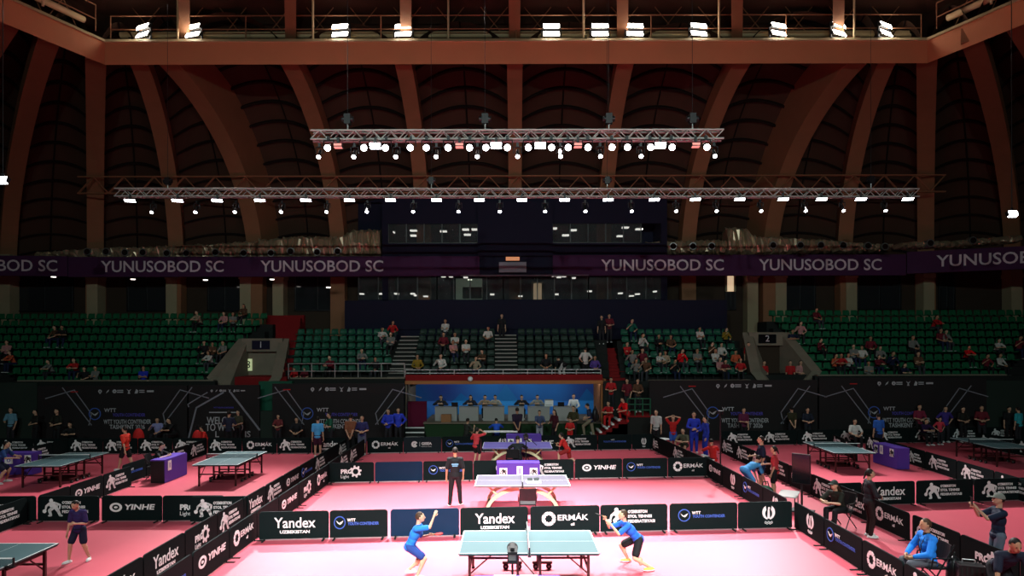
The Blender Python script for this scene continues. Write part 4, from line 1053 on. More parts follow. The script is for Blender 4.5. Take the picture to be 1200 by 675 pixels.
score_desk((14.85, 25.1, 0), -88, 1.5, 'purple score desk between the two right tables', [(-.55, .6, .22, .3, 'p'), (-.2, .62, .2, .34, '1'), (.45, .6, .24, .3, 'p')], None, .82)
score_desk((-18.4, 23.9, 0), 0, 1.3, 'purple score desk at the left edge beside the far left table', [(.5, .6, .24, .3, 'p'), (-.2, .55, .3, .24, 'O')], None, .82)
# ---- chairs, camera and other floor things
def folding_chair(loc, rz, label, M=M_metal, grp=None):
    t = empty('folding_chair', loc, R(rz)); tag(t, label, 'chair', grp)
    m = MB(); m.box((0, 0, .45), (.42, .4, .035)); m.build('seat', M, t)
    m = MB()
    for i in range(6):
        x0, x1 = -.21 + .07 * i, -.21 + .07 * (i + 1); y = lambda x: -.2 - .03 * (1 - (x / .21) ** 2)
        m.hexa([V((x0, y(x0), .56)), V((x1, y(x1), .56)), V((x1, y(x1) + .02, .56)), V((x0, y(x0) + .02, .56)), V((x0, y(x0) - .06, .9)), V((x1, y(x1) - .06, .9)), V((x1, y(x1) - .04, .9)), V((x0, y(x0) - .04, .9))])
    m.build('backrest', M, t)
    for sx in (-1, 1):
        for a, b in (((sx * .22, -.3, .92), (sx * .22, .2, .0)), ((sx * .22, .19, .45), (sx * .22, -.24, .0))):
            m = MB(); m.tube(a, b, .014, .014, 6); l = m.build('leg', M, t)
        m = MB(); m.path([(sx * .25, -.24, .66), (sx * .25, .12, .66), (sx * .25, .16, .45)], .014, 6); m.build('armrest', M, t)
    return t
folding_chair((.42, 17.55, 0), 0, 'empty black armchair facing the pale middle table')
folding_chair((.02, 24.05, 0), 0, 'black chair under the umpire facing the violet table')
def tripod(t, h, M, spread=.32):
    m = MB(); m.tube((0, 0, .25), (0, 0, h), .022, .018, 8); m.build('column', M, t)
    for k in range(3):
        a = 2 * math.pi * k / 3 + .5; m = MB(); m.tube((0, 0, h * .62), (spread * math.cos(a), spread * math.sin(a), .015), .016, .012, 6); l = m.build('leg', M, t)
        m = MB(); m.ell((spread * math.cos(a), spread * math.sin(a), .02), (.022, .022, .02), n=8, k=5); m.build('foot', M_rubber, l)
def videocam(loc, rz, h, label, s=1.0):
    t = empty('video_camera', loc, R(rz)); tag(t, label, 'camera'); tripod(t, h - .05, M_camera)
    m = MB(); m.box((0, 0, h + .06 * s), (.13 * s, .26 * s, .15 * s)); m.box((0, .02, h + .16 * s), (.05 * s, .2 * s, .03 * s)); b = m.build('body', M_camera, t)
    m = MB(); m.tube((0, .13 * s, h + .06 * s), (0, .3 * s, h + .06 * s), .065 * s, .075 * s, 16); m.build('lens', M_camera, b)
    m = MB(); m.box((0, -.145 * s, h + .07 * s), (.1 * s, .01, .075 * s)); m.build('screen', M_screen, b)
    m = MB(); m.tube((.09 * s, -.05, h + .04 * s), (.3 * s, -.3 * s, h - .12 * s), .012, .012, 6); m.build('pan_handle', M_camera, t)
    return t
videocam((.0, 11.72, 0), 0, .86, 'black video camera on a tripod in front of the nearest table', 1.4)
videocam((.52, 24.1, 0), 0, 1.22, 'black video camera on a tripod beside the umpire at the violet table', 1.3)
t = empty('flip_scoreboard', (.62, 18.75, .762), R(8)); tag(t, 'white flip scoreboard lying on the pale middle table', 'scoreboard')
m = MB(); m.box((0, 0, .012), (.42, .3, .022)); m.build('base', M_white, t)
for sx in (-1, 1):
    m = MB(); m.box((sx * .1, .05, .07), (.16, .02, .1), 0, Matrix.Rotation(R(-25), 3, 'X')); m.build('number_card', M_metal, t)
# screen stand beside the right walkway
t = empty('screen_stand', (8.3, 18.35, 0), R(-38)); tag(t, 'dark portrait screen on a black stand in the right walkway', 'screen')
m = MB(); m.box((0, .0, .012), (.6, .5, .025)); m.build('base', M_metal, t)
m = MB(); m.tube((0, 0, .02), (0, 0, 1.2), .03, .03, 10); m.build('pole', M_metal, t)
m = MB(); m.box((0, -.05, 1.22), (.5, .06, .86)); q = m.build('casing', M_metal, t); m = MB(); m.box((0, -.084, 1.22), (.46, .008, .8)); m.build('display', M_screen, q)
t = empty('camera_pole', at(844, 543, 22.3) * V((1, 1, 0))); tag(t, 'tall thin pole with a small camera beside the right walkway', 'camera pole')
m = MB(); m.tube((0, 0, .02), (0, 0, 2.35), .028, .022, 8); m.build('pole', M_metal, t); m = MB(); m.box((0, 0, .012), (.5, .5, .024)); m.build('base', M_metal, t)
m = MB(); m.box((0, -.03, 2.42), (.16, .22, .12)); q = m.build('camera_head', M_metal, t); m = MB(); m.tube((0, -.13, 2.42), (0, -.2, 2.42), .045, .045, 12); m.build('lens', M_screen, q)
for k, (px, py, w) in enumerate([(935, 582, .0)]):
    pass
def low_table(loc, rz, w, d, h, label, M=M_wood):
    t = empty('low_table', loc, R(rz)); tag(t, label, 'table')
    m = MB(); m.box((0, 0, h - .015), (w, d, .03)); m.build('top', M, t)
    for sx in (-1, 1):
        for sy in (-1, 1): m = MB(); m.tube((sx * (w / 2 - .05), sy * (d / 2 - .05), 0), (sx * (w / 2 - .05), sy * (d / 2 - .05), h - .03), .016, .016, 6); m.build('leg', M_metal, t)
low_table((7.95, 18.4, 0), 60, .9, .5, .5, 'low pale table with papers in the right walkway')
low_table((7.4, 24.2, 0), 70, .7, .5, .48, 'small pale table beside the seated red player on the right')
low_table((-.55, 30.0, 0), 0, 1.6, .5, .74, 'narrow white table behind the farthest barriers', M_white)
t = empty('bin', (6.75, 28.6, 0)); tag(t, 'pale red bin standing at the end of the farthest row', 'bin')
m = MB(); m.tube((0, 0, 0), (0, 0, .55), .22, .27, 16); m.build('body', mat('red_bin', (.45, .06, .07), .5), t); m = MB(); m.tube((0, 0, .55), (0, 0, .58), .285, .285, 16); m.build('rim', M_white, t)
def bag(loc, rz, label, M, s=(.5, .3, .34), cat='bag'):
    t = empty('sports_bag', loc, R(rz)); tag(t, label, cat)
    m = MB(); m.ell((0, 0, s[2] * .52), (s[0] * .5, s[1] * .52, s[2] * .52), n=16, k=10)
    m.v = [(x, y, max(0.0, z)) for x, y, z in m.v]; m.build('body', M, t)
    m = MB(); m.path([(-s[0] * .25, 0, s[2] * .95), (-s[0] * .15, 0, s[2] * 1.3), (s[0] * .15, 0, s[2] * 1.3), (s[0] * .25, 0, s[2] * .95)], .015, 6); m.build('handle', M_metal, t)
    return t
C_red = solid((.5, .02, .02)); C_dg = solid((.02, .07, .04))
bag((wx(162, 29.5), 29.5, 0), 10, 'bright red bag behind the red shirted player on the left', C_red, (.5, .4, .95))
bag((wx(231, 29.6), 29.6, 0), 0, 'bright red bag lying left of the kneeling red figure', C_red, (.45, .4, .85))
bag((7.75, 19.6, .0), 20, 'dark green bag at the feet of the pair in the right walkway', C_dg, (.55, .42, .45))
def backpack(loc, rz, label, M=M_metal):
    t = empty('backpack', loc, R(rz)); tag(t, label, 'bag')
    m = MB(); m.ell((0, 0, .34), (.2, .14, .36), n=16, k=10); m.v = [(x, y, max(.0, z)) for x, y, z in m.v]; m.build('body', M, t)
    m = MB(); m.ell((0, -.13, .22), (.15, .06, .17), n=12, k=8); m.build('front_pocket', M_rubber, t)
    m = MB(); m.path([(-.06, 0, .68), (-.03, 0, .76), (.03, 0, .76), (.06, 0, .68)], .012, 6); m.build('top_handle', M_rubber, t)
    m = MB(); m.box((.06, -.155, .5), (.05, .01, .09)); m.build('tag', M_wood, t)
    return t
# ================================================================== PEOPLE
TMP = bpy.data.collections.new('tmp'); col.children.link(TMP)
def remesh(mb, vox, name, mats, smooth=3):
    me = mb.mesh('tmp', [M_hair])
    o = bpy.data.objects.new('tmp', me); TMP.objects.link(o)
    md = o.modifiers.new('r', 'REMESH'); md.mode = 'VOXEL'; md.voxel_size = vox; md.use_smooth_shade = True
    if smooth:
        s = o.modifiers.new('s', 'SMOOTH'); s.factor = .5; s.iterations = smooth
    dg = bpy.context.evaluated_depsgraph_get()
    out = bpy.data.meshes.new_from_object(o.evaluated_get(dg)); out.name = name
    bpy.data.objects.remove(o); bpy.data.meshes.remove(me)
    out.materials.clear()
    for m in mats: out.materials.append(m)
    out.polygons.foreach_set('material_index', [0] * len(out.polygons))
    out.polygons.foreach_set('use_smooth', [True] * len(out.polygons))
    return out
def ik(a, t, l1, l2, pole):
    d = t - a; L = min(d.length, (l1 + l2) * .999); u = d.normalized()
    x = (l1 * l1 - l2 * l2 + L * L) / (2 * L); h = math.sqrt(max(0, l1 * l1 - x * x))
    p = (pole - u * pole.dot(u)); p = p.normalized() if p.length > 1e-6 else V((0, 0, 1))
    return a + u * x + p * h, a + u * L
H0 = 1.7
POSES = {}
def pose(name, pel=(0, 0, .525), lean=2, lat=0, twist=0, feet=((-.06, 0, .042, 8), (.06, 0, .042, -8)), hands=((-.135, .03, .47), (.135, .03, .47)),
         head=(0, 0), elbow=((-.5, -1, -.3), (.5, -1, -.3)), knee=((-.1, 1, .1), (.1, 1, .1)), curl=35, base=None):
    POSES[name] = dict(pel=pel, lean=lean, lat=lat, twist=twist, feet=feet, hands=hands, head=head, elbow=elbow, knee=knee, curl=curl)
pose('stand')
pose('stand_wide', feet=((-.09, -.03, .042, 15), (.09, .03, .042, -15)), hands=((-.15, .04, .48), (.14, .06, .49)))
pose('folded', hands=((-.03, .13, .60), (.04, .14, .61)), elbow=((-1, -.3, -.6), (1, -.3, -.6)), lean=1)
pose('hip', hands=((-.11, .02, .56), (.11, .02, .56)), elbow=((-1, -.6, 0), (1, -.6, 0)))
pose('behind', hands=((-.03, -.09, .5), (.04, -.1, .49)), elbow=((-1, -.4, -.2), (1, -.4, -.2)))
pose('on_head', hands=((-.05, .02, .985), (.06, .02, .985)), elbow=((-1, .1, .3), (1, .1, .3)))
pose('walk', feet=((-.05, .14, .042, 4), (.05, -.15, .06, -4)), hands=((-.13, -.08, .48), (.13, .14, .52)))
pose('walk_up', feet=((-.05, .16, .13, 4), (.05, -.1, .042, -4)), lean=10, hands=((-.12, .12, .58), (.11, .14, .6)), head=(12, 0))
pose('phone', hands=((-.03, .23, .83), (.06, .22, .81)), elbow=((-.6, .0, -1), (.6, .0, -1)), head=(-4, 0), lean=-2)
pose('reach', hands=((-.1, .2, .62), (.05, .28, .62)), elbow=((-.6, -.2, -1), (.6, -.2, -1)), lean=8)
pose('talk', hands=((-.12, .05, .48), (.05, .19, .63)), elbow=((-.6, -1, -.3), (.6, -.2, -1)))
SITF = ((-.07, .26, .042, 6), (.07, .26, .042, -6))
pose('sit', pel=(0, 0, .29), lean=4, feet=SITF, hands=((-.07, .2, .36), (.07, .2, .36)), elbow=((-1, -.5, -.3), (1, -.5, -.3)))
pose('sit_lean', pel=(0, 0, .29), lean=28, feet=SITF, hands=((-.03, .34, .42), (.03, .34, .42)), elbow=((-1, .2, -.6), (1, .2, -.6)), head=(-16, 0))
pose('sit_cross', pel=(0, 0, .29), lean=0, feet=((-.04, .3, .042, 0), (.05, .3, .042, 0)), hands=((.03, .13, .44), (-.03, .12, .43)), elbow=((-1, -.2, -.5), (1, -.2, -.5)))
pose('sit_talk', pel=(0, 0, .29), lean=8, twist=14, feet=SITF, hands=((-.09, .19, .36), (.1, .2, .52)), elbow=((-1, -.5, -.3), (.8, -.2, -1)), head=(0, 30))
pose('sit_desk', pel=(0, 0, .29), lean=14, feet=((-.06, .2, .042, 6), (.06, .2, .042, -6)), hands=((-.08, .26, .49), (.09, .26, .49)), elbow=((-1, -.1, -.4), (1, -.1, -.4)), head=(10, 0))
pose('kneel', pel=(0, -.05, .2), lean=24, feet=((-.07, -.22, .05, 0), (.08, .12, .042, 0)), hands=((-.08, .24, .26), (.1, .22, .3)), elbow=((-.7, -.3, -.6), (.7, -.3, -.6)), knee=((0, 1, .3), (0, 1, .8)))
pose('bend', pel=(0, -.1, .46), lean=72, feet=((-.07, .0, .042, 6), (.08, -.04, .042, -6)), hands=((-.09, .3, .16), (.1, .32, .18)), elbow=((-1, -.2, 0), (1, -.2, 0)), head=(-20, 0))
pose('lean_on', pel=(0, -.1, .47), lean=50, feet=((-.09, -.05, .042, 10), (.1, -.05, .042, -10)), hands=((-.16, .26, .33), (.19, .24, .32)), elbow=((-1, -.3, .2), (1, -.3, .2)), head=(-12, 0))
pose('ready', pel=(0, -.09, .42), lean=32, feet=((-.14, .02, .042, 14), (.14, -.03, .042, -14)), hands=((-.12, .25, .52), (.14, .26, .52)), elbow=((-1, -.2, -.6), (1, -.2, -.6)), head=(-20, 0))
pose('p_left', pel=(0, -.08, .4), lean=24, twist=-12, feet=((-.09, -.1, .06, 8), (.1, .02, .042, -8)), hands=((-.07, .17, .52), (.06, .24, .80)), elbow=((-.6, -.8, -.3), (.7, .1, -1)), head=(-14, 0), knee=((0, 1, .1), (.1, 1, .1)))
pose('p_right', pel=(.04, .0, .37), lean=42, twist=8, feet=((-.14, -.12, .042, 4), (.24, .08, .042, -4)), hands=((-.06, .4, .60), (.12, .42, .62)), elbow=((-.6, .2, -1), (.6, .2, -1)), head=(-28, 0), knee=((0, 1, .0), (.15, 1, .2)))
pose('boy', feet=((-.11, -.08, .042, 20), (.1, .08, .042, -16)), hands=((-.1, .17, .64), (.17, .03, .45)), elbow=((-.4, -.7, -1), (.6, -1, 0)), head=(22, 0), lean=6, pel=(0, -.01, .51))
pose('lunge', pel=(0, -.05, .38), lean=30, feet=((-.12, .16, .042, 4), (.1, -.3, .06, -10)), hands=((-.12, .2, .5), (.14, .22, .52)), elbow=((-1, -.3, -.4), (1, -.3, -.4)), head=(-10, 0))
pose('raise', feet=((-.09, .02, .042, 12), (.09, -.03, .042, -12)), hands=((-.18, .2, .68), (.1, .12, .88)), elbow=((-.8, -.2, -.8), (1, -.1, -.5)), lean=8, pel=(0, -.02, .5))
SK = {}
def skeleton(pn):
    if pn in SK: return SK[pn]
    q = POSES[pn]; h = H0; S = {}
    P = V(q['pel']) * h
    Rm = Euler((R(-q['lean']), R(q['lat']), 0), 'XYZ').to_matrix()
    Tw = Rm @ Matrix.Rotation(R(q['twist']), 3, 'Z')
    up = Rm @ V((0, 0, 1)); side = Tw @ V((1, 0, 0)); fw = Tw @ V((0, 1, 0))
    N = P + up * .292 * h
    S.update(P=P, up=up, side=side, fw=fw, N=N, Rm=Rm, Tw=Tw)
    hp, hy = q['head']
    Hm = Euler((R(-q['lean'] * .55 - hp), 0, R(hy)), 'XYZ').to_matrix()
    S['Hm'] = Hm; S['HC'] = N + (up * .6 + Hm @ V((0, 0, 1)) * .4) * .035 * h + Hm @ V((0, .012 * h, .085 * h))
    for i, sg in enumerate((-1, 1)):
        sh = N - up * .02 * h + side * sg * .104 * h
        el, ha = ik(sh, V(q['hands'][i]) * h, .178 * h, .15 * h, V(q['elbow'][i]))
        hip = P + V((sg * .05 * h, 0, 0)) if q['lean'] < 200 else P
        an = V(q['feet'][i][:3]) * h
        kn, an = ik(hip, an, .245 * h, .243 * h, V(q['knee'][i]))
        S[i] = dict(sh=sh, el=el, ha=ha, hip=hip, kn=kn, an=an, toe=q['feet'][i][3], sg=sg)
    SK[pn] = S
    return S
PM = {}
def pm(key, fn):
    if key not in PM: PM[key] = fn()
    return PM[key]
def torso(m, S, gr, low=True, rx=1.0):
    h = H0; P, up, N, Tw, Rm = S['P'], S['up'], S['N'], S['Tw'], S['Rm']
    m.ell(P + up * .01 * h, (.088 * h * rx + gr, .066 * h + gr, .075 * h + gr), Rm)
    m.ell(P + up * .085 * h, (.078 * h * rx + gr, .058 * h + gr, .085 * h), Rm)
    m.ell(P + up * .175 * h, (.09 * h * rx + gr, .066 * h + gr, .1 * h), Tw)
    m.capsule(S[0]['sh'], S[1]['sh'], .036 * h + gr, .036 * h + gr)
    m.ell(P + up * .235 * h, (.092 * h * rx + gr, .058 * h + gr, .06 * h), Tw)
def f_body(pn, fine):
    S = skeleton(pn); h = H0; m = MB(); torso(m, S, -.008)
    m.capsule(S['N'] - S['up'] * .03 * h, S['HC'] - S['Hm'] @ V((0, .01 * h, .02 * h)), .034 * h, .031 * h)
    Hm, C = S['Hm'], S['HC']
    m.ell(C, (.046 * h, .057 * h, .066 * h), Hm); m.ell(C + Hm @ V((0, .022 * h, -.034 * h)), (.034 * h, .034 * h, .032 * h), Hm)
    m.capsule(C + Hm @ V((0, .054 * h, .008 * h)), C + Hm @ V((0, .064 * h, -.012 * h)), .006 * h, .0095 * h, 8)
    for sg in (-1, 1): m.ell(C + Hm @ V((sg * .047 * h, -.003 * h, -.004 * h)), (.007 * h, .012 * h, .018 * h), Hm, 8, 6)
    for i in (0, 1):
        a = S[i]
        m.capsule(a['sh'], a['el'], .029 * h, .0215 * h); m.capsule(a['el'], a['ha'], .0225 * h, .0145 * h)
        m.capsule(a['hip'], a['kn'], .05 * h, .033 * h); m.capsule(a['kn'], a['an'], .033 * h, .0195 * h)
        m.ell(a['kn'] * .68 + a['an'] * .32 + V((0, -.008 * h, 0)), (.028 * h, .03 * h, .06 * h))
        f = Matrix.Rotation(R(a['toe']), 3, 'Z') @ V((0, 1, 0)); m.capsule(a['an'] + V((0, 0, -.02 * h)) - f * .015 * h, a['an'] - V((0, 0, .028 * h)) + f * .09 * h, .02 * h, .013 * h)
        d = (a['ha'] - a['el']).normalized(); m.capsule(a['ha'], a['ha'] + d * .05 * h, .0165 * h, .018 * h)
    me = remesh(m, .011 if fine else .019, 'body', [SKIN[0], M_eye, M_lip], 3 if fine else 2)
    # fingers, eyes and mouth belong to the same body mesh
    x = MB(); cu = POSES[pn]['curl']
    for i in (0, 1):
        a = S[i]; d = (a['ha'] - a['el']).normalized(); sg = a['sg']
        w = V((0, 1, 0)) if abs(d.z) > .6 else V((-sg * .4, 0, 1)); w = (w - d * w.dot(d)).normalized(); pn_ = d.cross(w)
        if pn_.dot(V((-sg, 0, -.3))) < 0: pn_ = -pn_
        K = a['ha'] + d * .058 * h
        for k, (o, L) in enumerate(((.016, .9), (.0055, 1.05), (-.005, 1.0), (-.0145, .78))):
            p = K + w * o * h; c = R(cu)
            d1 = d * math.cos(c * .5) + pn_ * math.sin(c * .5); d2 = d * math.cos(c * 1.3) + pn_ * math.sin(c * 1.3)
            p1 = p + d1 * .021 * h * L; p2 = p1 + d2 * .022 * h * L
            x.capsule(p - d * .012 * h, p1, .0056 * h, .0052 * h, 6, 0, 2); x.capsule(p1, p2, .0052 * h, .0042 * h, 6, 0, 2)
        b = a['ha'] + d * .022 * h + w * .013 * h; t1 = b + (w * .8 + d * .7 + pn_ * .3).normalized() * .024 * h
        x.capsule(b, t1, .0066 * h, .0058 * h, 6, 0, 2); x.capsule(t1, t1 + (d + pn_ * .5).normalized() * .019 * h, .0058 * h, .0045 * h, 6, 0, 2)
    for sg in (-1, 1): x.ell(C + Hm @ V((sg * .0185 * h, .0525 * h, .006 * h)), (.0075 * h, .004 * h, .0042 * h), Hm, 8, 6, 1)
    x.ell(C + Hm @ V((0, .054 * h, -.035 * h)), (.014 * h, .004 * h, .0042 * h), Hm, 8, 6, 2)
    bm = bmesh.new(); bm.from_mesh(me); t = x.mesh('t', [SKIN[0], M_eye, M_lip]); bm.from_mesh(t); bm.to_mesh(me); bm.free(); bpy.data.meshes.remove(t)
    return me
def f_shirt(pn, sl, fine):
    S = skeleton(pn); h = H0; m = MB(); torso(m, S, .011 if sl != 'jacket' else .022)
    m.ell(S['P'] - S['up'] * .012 * h, (.094 * h + .014, .074 * h + .012, .06 * h), S['Rm'])
    g_ = .013 if sl != 'jacket' else .02
    for i in (0, 1):
        a = S[i]
        if sl == 'short': e = a['sh'].lerp(a['el'], .8); m.capsule(a['sh'], e, .031 * h + g_, .03 * h + g_)
        else: m.capsule(a['sh'], a['el'], .031 * h + g_, .025 * h + g_); m.capsule(a['el'], a['el'].lerp(a['ha'], .93), .025 * h + g_, .0165 * h + g_)
    m.capsule(S['N'] - S['up'] * .03 * h, S['N'] + S['up'] * .008 * h, .04 * h, .036 * h)
    return remesh(m, .012 if fine else .02, 'shirt', [M_black], 2)
def f_legs(pn, lg, fine):
    S = skeleton(pn); h = H0; m = MB()
    m.ell(S['P'] + S['up'] * .0 * h, (.09 * h + .014, .07 * h + .012, .07 * h), S['Rm'])
    for i in (0, 1):
        a = S[i]
        if lg == 'shorts': e = a['hip'].lerp(a['kn'], .78); m.capsule(a['hip'], e, .053 * h + .01, .046 * h + .014)
        else: m.capsule(a['hip'], a['kn'], .053 * h + .008, .037 * h + .01); m.capsule(a['kn'], a['kn'].lerp(a['an'], .95), .037 * h + .01, .026 * h + .012)
    return remesh(m, .012 if fine else .02, 'trousers', [M_black], 2)
def f_shoe(pn, i):
    S = skeleton(pn); h = H0; a = S[i]; m = MB(); q = Matrix.Rotation(R(a['toe']), 3, 'Z'); c = a['an'] + q @ V((0, .03 * h, -.018 * h))
    m.ell(c, (.027 * h, .078 * h, .024 * h), q); m.ell(a['an'] + V((0, 0, -.012 * h)), (.024 * h, .03 * h, .03 * h), q)
    m.ell(c + V((0, 0, -.012 * h)), (.03 * h, .082 * h, .0125 * h), q, mi=1)
    m.v = [(x, y, max(a['an'].z - .0415 * h, z)) for x, y, z in m.v]
    return m.mesh('shoe', [M_white, M_white])
def f_hair(pn, st):
    S = skeleton(pn); h = H0; m = MB(); Hm, C = S['Hm'], S['HC']
    lo = -.5 if st == 'short' else -.55
    m.ell(C + Hm @ V((0, -.0085 * h, .007 * h)), (.0495 * h, .057 * h, .0655 * h), Hm, 20, 14,
          keep=lambda u: not ((u.y > .3 and u.z < .4) or u.z < lo or (u.y > .02 and u.z < -.02 and st == 'short')))
    if st == 'long':
        b = C + Hm @ V((0, -.045 * h, -.03 * h)); e = b - S['up'] * .15 * h - S['fw'] * .035 * h
        m.capsule(b, e, .04 * h, .03 * h, 12); m.capsule(b + S['side'] * .025 * h, e + S['side'] * .03 * h, .028 * h, .018 * h); m.capsule(b - S['side'] * .025 * h, e - S['side'] * .03 * h, .028 * h, .018 * h)
    elif st == 'tail':
        b = C + Hm @ V((0, -.058 * h, .015 * h)); m.capsule(b, b + V((0, 0, -.09 * h)) - S['fw'] * .03 * h, .017 * h, .01 * h)
    return m.mesh('hair', [M_hair])
def f_cap(pn):
    S = skeleton(pn); h = H0; m = MB(); Hm, C = S['Hm'], S['HC']
    m.ell(C + Hm @ V((0, -.004 * h, .014 * h)), (.054 * h, .063 * h, .066 * h), Hm, 18, 12, keep=lambda u: u.z > .12)
    m.ell(C + Hm @ V((0, .075 * h, .022 * h)), (.044 * h, .05 * h, .006 * h), Hm, 14, 6)
    return m.mesh('cap', [M_black])
NEAR = set()
def person(loc, yaw, pn, h, top, bottom, label, sl='short', lg='long', hair='short', shoes=(.7, .7, .7), skin=0, hairc=None, cap=None, extra=None, fine=False, group=None, lean=None):
    t = empty('person', loc, R(yaw)); k = h / H0; t.scale = (k, k, k); tag(t, label, 'person', group)
    def put(name, me, ms):
        o = link(name, me, t)
        for i, m in enumerate(ms): o.material_slots[i].link = 'OBJECT'; o.material_slots[i].material = m
        return o
    put('body', pm((pn, 'b', fine), lambda: f_body(pn, fine)), [SKIN[skin]])
    s = put('shirt' if sl != 'jacket' else 'jacket', pm((pn, 's', sl, fine), lambda: f_shirt(pn, sl, fine)), [solid(top)])
    put('trousers' if lg == 'long' else 'shorts', pm((pn, 'l', lg, fine), lambda: f_legs(pn, lg, fine)), [solid(bottom)])
    for i in (0, 1): put('shoe', pm((pn, 'f', i), lambda: f_shoe(pn, i)), [solid(shoes), M_white])
    if cap: put('cap', pm((pn, 'c'), lambda: f_cap(pn)), [solid(cap)])
    if hair and not (cap and hair == 'short'): put('hair', pm((pn, 'h', hair), lambda: f_hair(pn, hair)), [hairc or M_hair])
    elif cap: put('hair', pm((pn, 'h', 'short'), lambda: f_hair(pn, 'short')), [hairc or M_hair])
    return t
def wpos(t, p): # point of the person's own frame in the world
    M = Matrix.Translation(t.location) @ Matrix.Rotation(t.rotation_euler.z, 4, 'Z') @ Matrix.Scale(t.scale.x, 4)
    return M @ V(p)
def hand_at(t, pn, i):
    S = skeleton(pn)[i]; d = (S['ha'] - S['el']).normalized(); return wpos(t, S['ha'] + d * .07 * H0), (Matrix.Rotation(t.rotation_euler.z, 3, 'Z') @ d)
def racket(p, d, label, rub, s=1.0):
    t = empty('racket', p); tag(t, label, 'racket')
    d = V(d).normalized(); q = d.to_track_quat('Z', 'Y').to_matrix()
    m = MB(); m.tube(q @ V((0, 0, -.05)), q @ V((0, 0, .06)), .014, .012, 8); m.build('handle', M_card, t)
    m = MB(); m.v = []; b = MB(); b.disc((0, .135), .085, -.007, .007, 20, 0, .078); m.add([q @ V(v) for v in b.v], b.f, 0); m.build('blade', rub, t)
    return t
blk, navy = (.012, .012, .014), (.012, .018, .05)
royal = (.02, .09, .55); wht = (.62, .62, .6); redc = (.5, .022, .02); skyb = (.05, .3, .62); drk = (.02, .02, .025)
def gp(px, py): return g(px, py, 0)
def fl(px, Y): return V((wx(px, Y), Y, 0))
# --- the two players at the nearest table
p1 = person((-2.0, 13.25, 0), -84, 'p_left', 1.56, (.02, .17, .62), (.02, .05, .22), 'player in bright blue shirt with one arm raised left of the nearest table', lg='shorts', shoes=(.5, .5, .52), fine=True, hairc=M_hairb)
p_, d_ = hand_at(p1, 'p_left', 0); racket(p_, V((.9, -.2, .1)), 'red racket held low by the blue player on the left', C_red)
p2 = person((2.72, 13.75, 0), 97, 'p_right', 1.6, (.02, .12, .62), blk, 'player in royal blue shirt lunging to the table from the right', lg='shorts', shoes=(.62, .45, .1), fine=True, hairc=M_hairb)
p_, d_ = hand_at(p2, 'p_right', 1); racket(p_, V((-.9, -.2, .35)), 'black racket held out by the lunging blue player', M_rubber)
p3 = person(gp(92, 657), 174, 'boy', 1.42, (.035, .022, .1), (.014, .016, .04), 'boy in dark purple shirt and navy shorts standing in the left front court', lg='shorts', shoes=(.75, .75, .75), fine=True)
for sx, c in ((-1, 0),): pass
p4 = person(gp(533, 592), 4, 'stand_wide', 1.72, blk, blk, 'man all in black seen from behind beside the pale middle table', shoes=(.05, .02, .02), fine=True, skin=1)
m = MB(); put_text(m, 'COACH', 0, 0, .07, 0, fit=.2, bold=.04) if False else m.box((0, 0, 0), (.2, .006, .035)); m.box((0, 0, -.05), (.16, .006, .03))
S = skeleton('stand_wide'); o = m.build('back_print', solid((.15, .35, .5)), p4); o.location = S['P'] + S['up'] * .2 * H0 + V((0, -.135, 0)); 
# --- umpires and players at the farther middle tables
person(fl(606.5, 24.25), 0, 'sit_desk', 1.74, (.015, .018, .022), blk, 'umpire in black sitting with his back to us facing the violet table', fine=False)
a = person(fl(558, 25.7), -35, 'raise', 1.5, (.55, .05, .06), blk, 'player in coral red shirt seen from behind left of the violet table', lg='shorts', hair='tail')
p_, d_ = hand_at(a, 'raise', 0); racket(p_, V((-.8, .3, .2)), 'racket held by the coral red player at the violet table', C_red)
a = person(fl(663, 25.5), 72, 'lunge', 1.56, redc, (.25, .02, .02), 'player in red lunging towards the violet table from the right', lg='shorts', hair='tail')
p_, d_ = hand_at(a, 'lunge', 1); racket(p_, V((-.8, .2, .2)), 'racket held by the red player right of the violet table', M_rubber)
# --- behind the farthest barriers
person((wx(606, 30.2), 30.2, 0), 5, 'behind', 1.82, (.02, .012, .03), blk, 'tall man in black standing with his back to us behind the violet table', skin=1)
person(fl(546, 30.4), -60, 'sit_talk', 1.7, (.03, .035, .03), blk, 'seated person in dark clothes below the stage on the left')
person(fl(582, 30.7), 10, 'sit_desk', 1.66, royal, navy, 'person in royal blue seated at the narrow white table')
person(fl(632, 31.0), 178, 'reach', 1.62, (.06, .08, .16), (.3, .32, .38), 'person in dark blue top and pale trousers facing us below the stage')
person(fl(650, 30.8), 130, 'talk', 1.66, (.06, .012, .02), blk, 'woman in dark maroon top standing below the stage', hair='long')
person(fl(672, 31.4), 150, 'folded', 1.78, (.05, .045, .02), drk, 'person in dark olive top standing at the right end of the stage desks', hair='tail')
person(fl(668, 30.2), 165, 'folded', 1.32, redc, redc, 'child in red shirt standing below the stage')
a = person((wx(692, 30.9), 30.95, .2), 70, 'walk_up', 1.76, (.02, .03, .07), (.22, .19, .13), 'man in navy shirt and khaki trousers climbing the red steps')
backpack((a.location.x + .22, a.location.y + .0, 1.05), 70, 'black backpack on the man climbing the red steps')
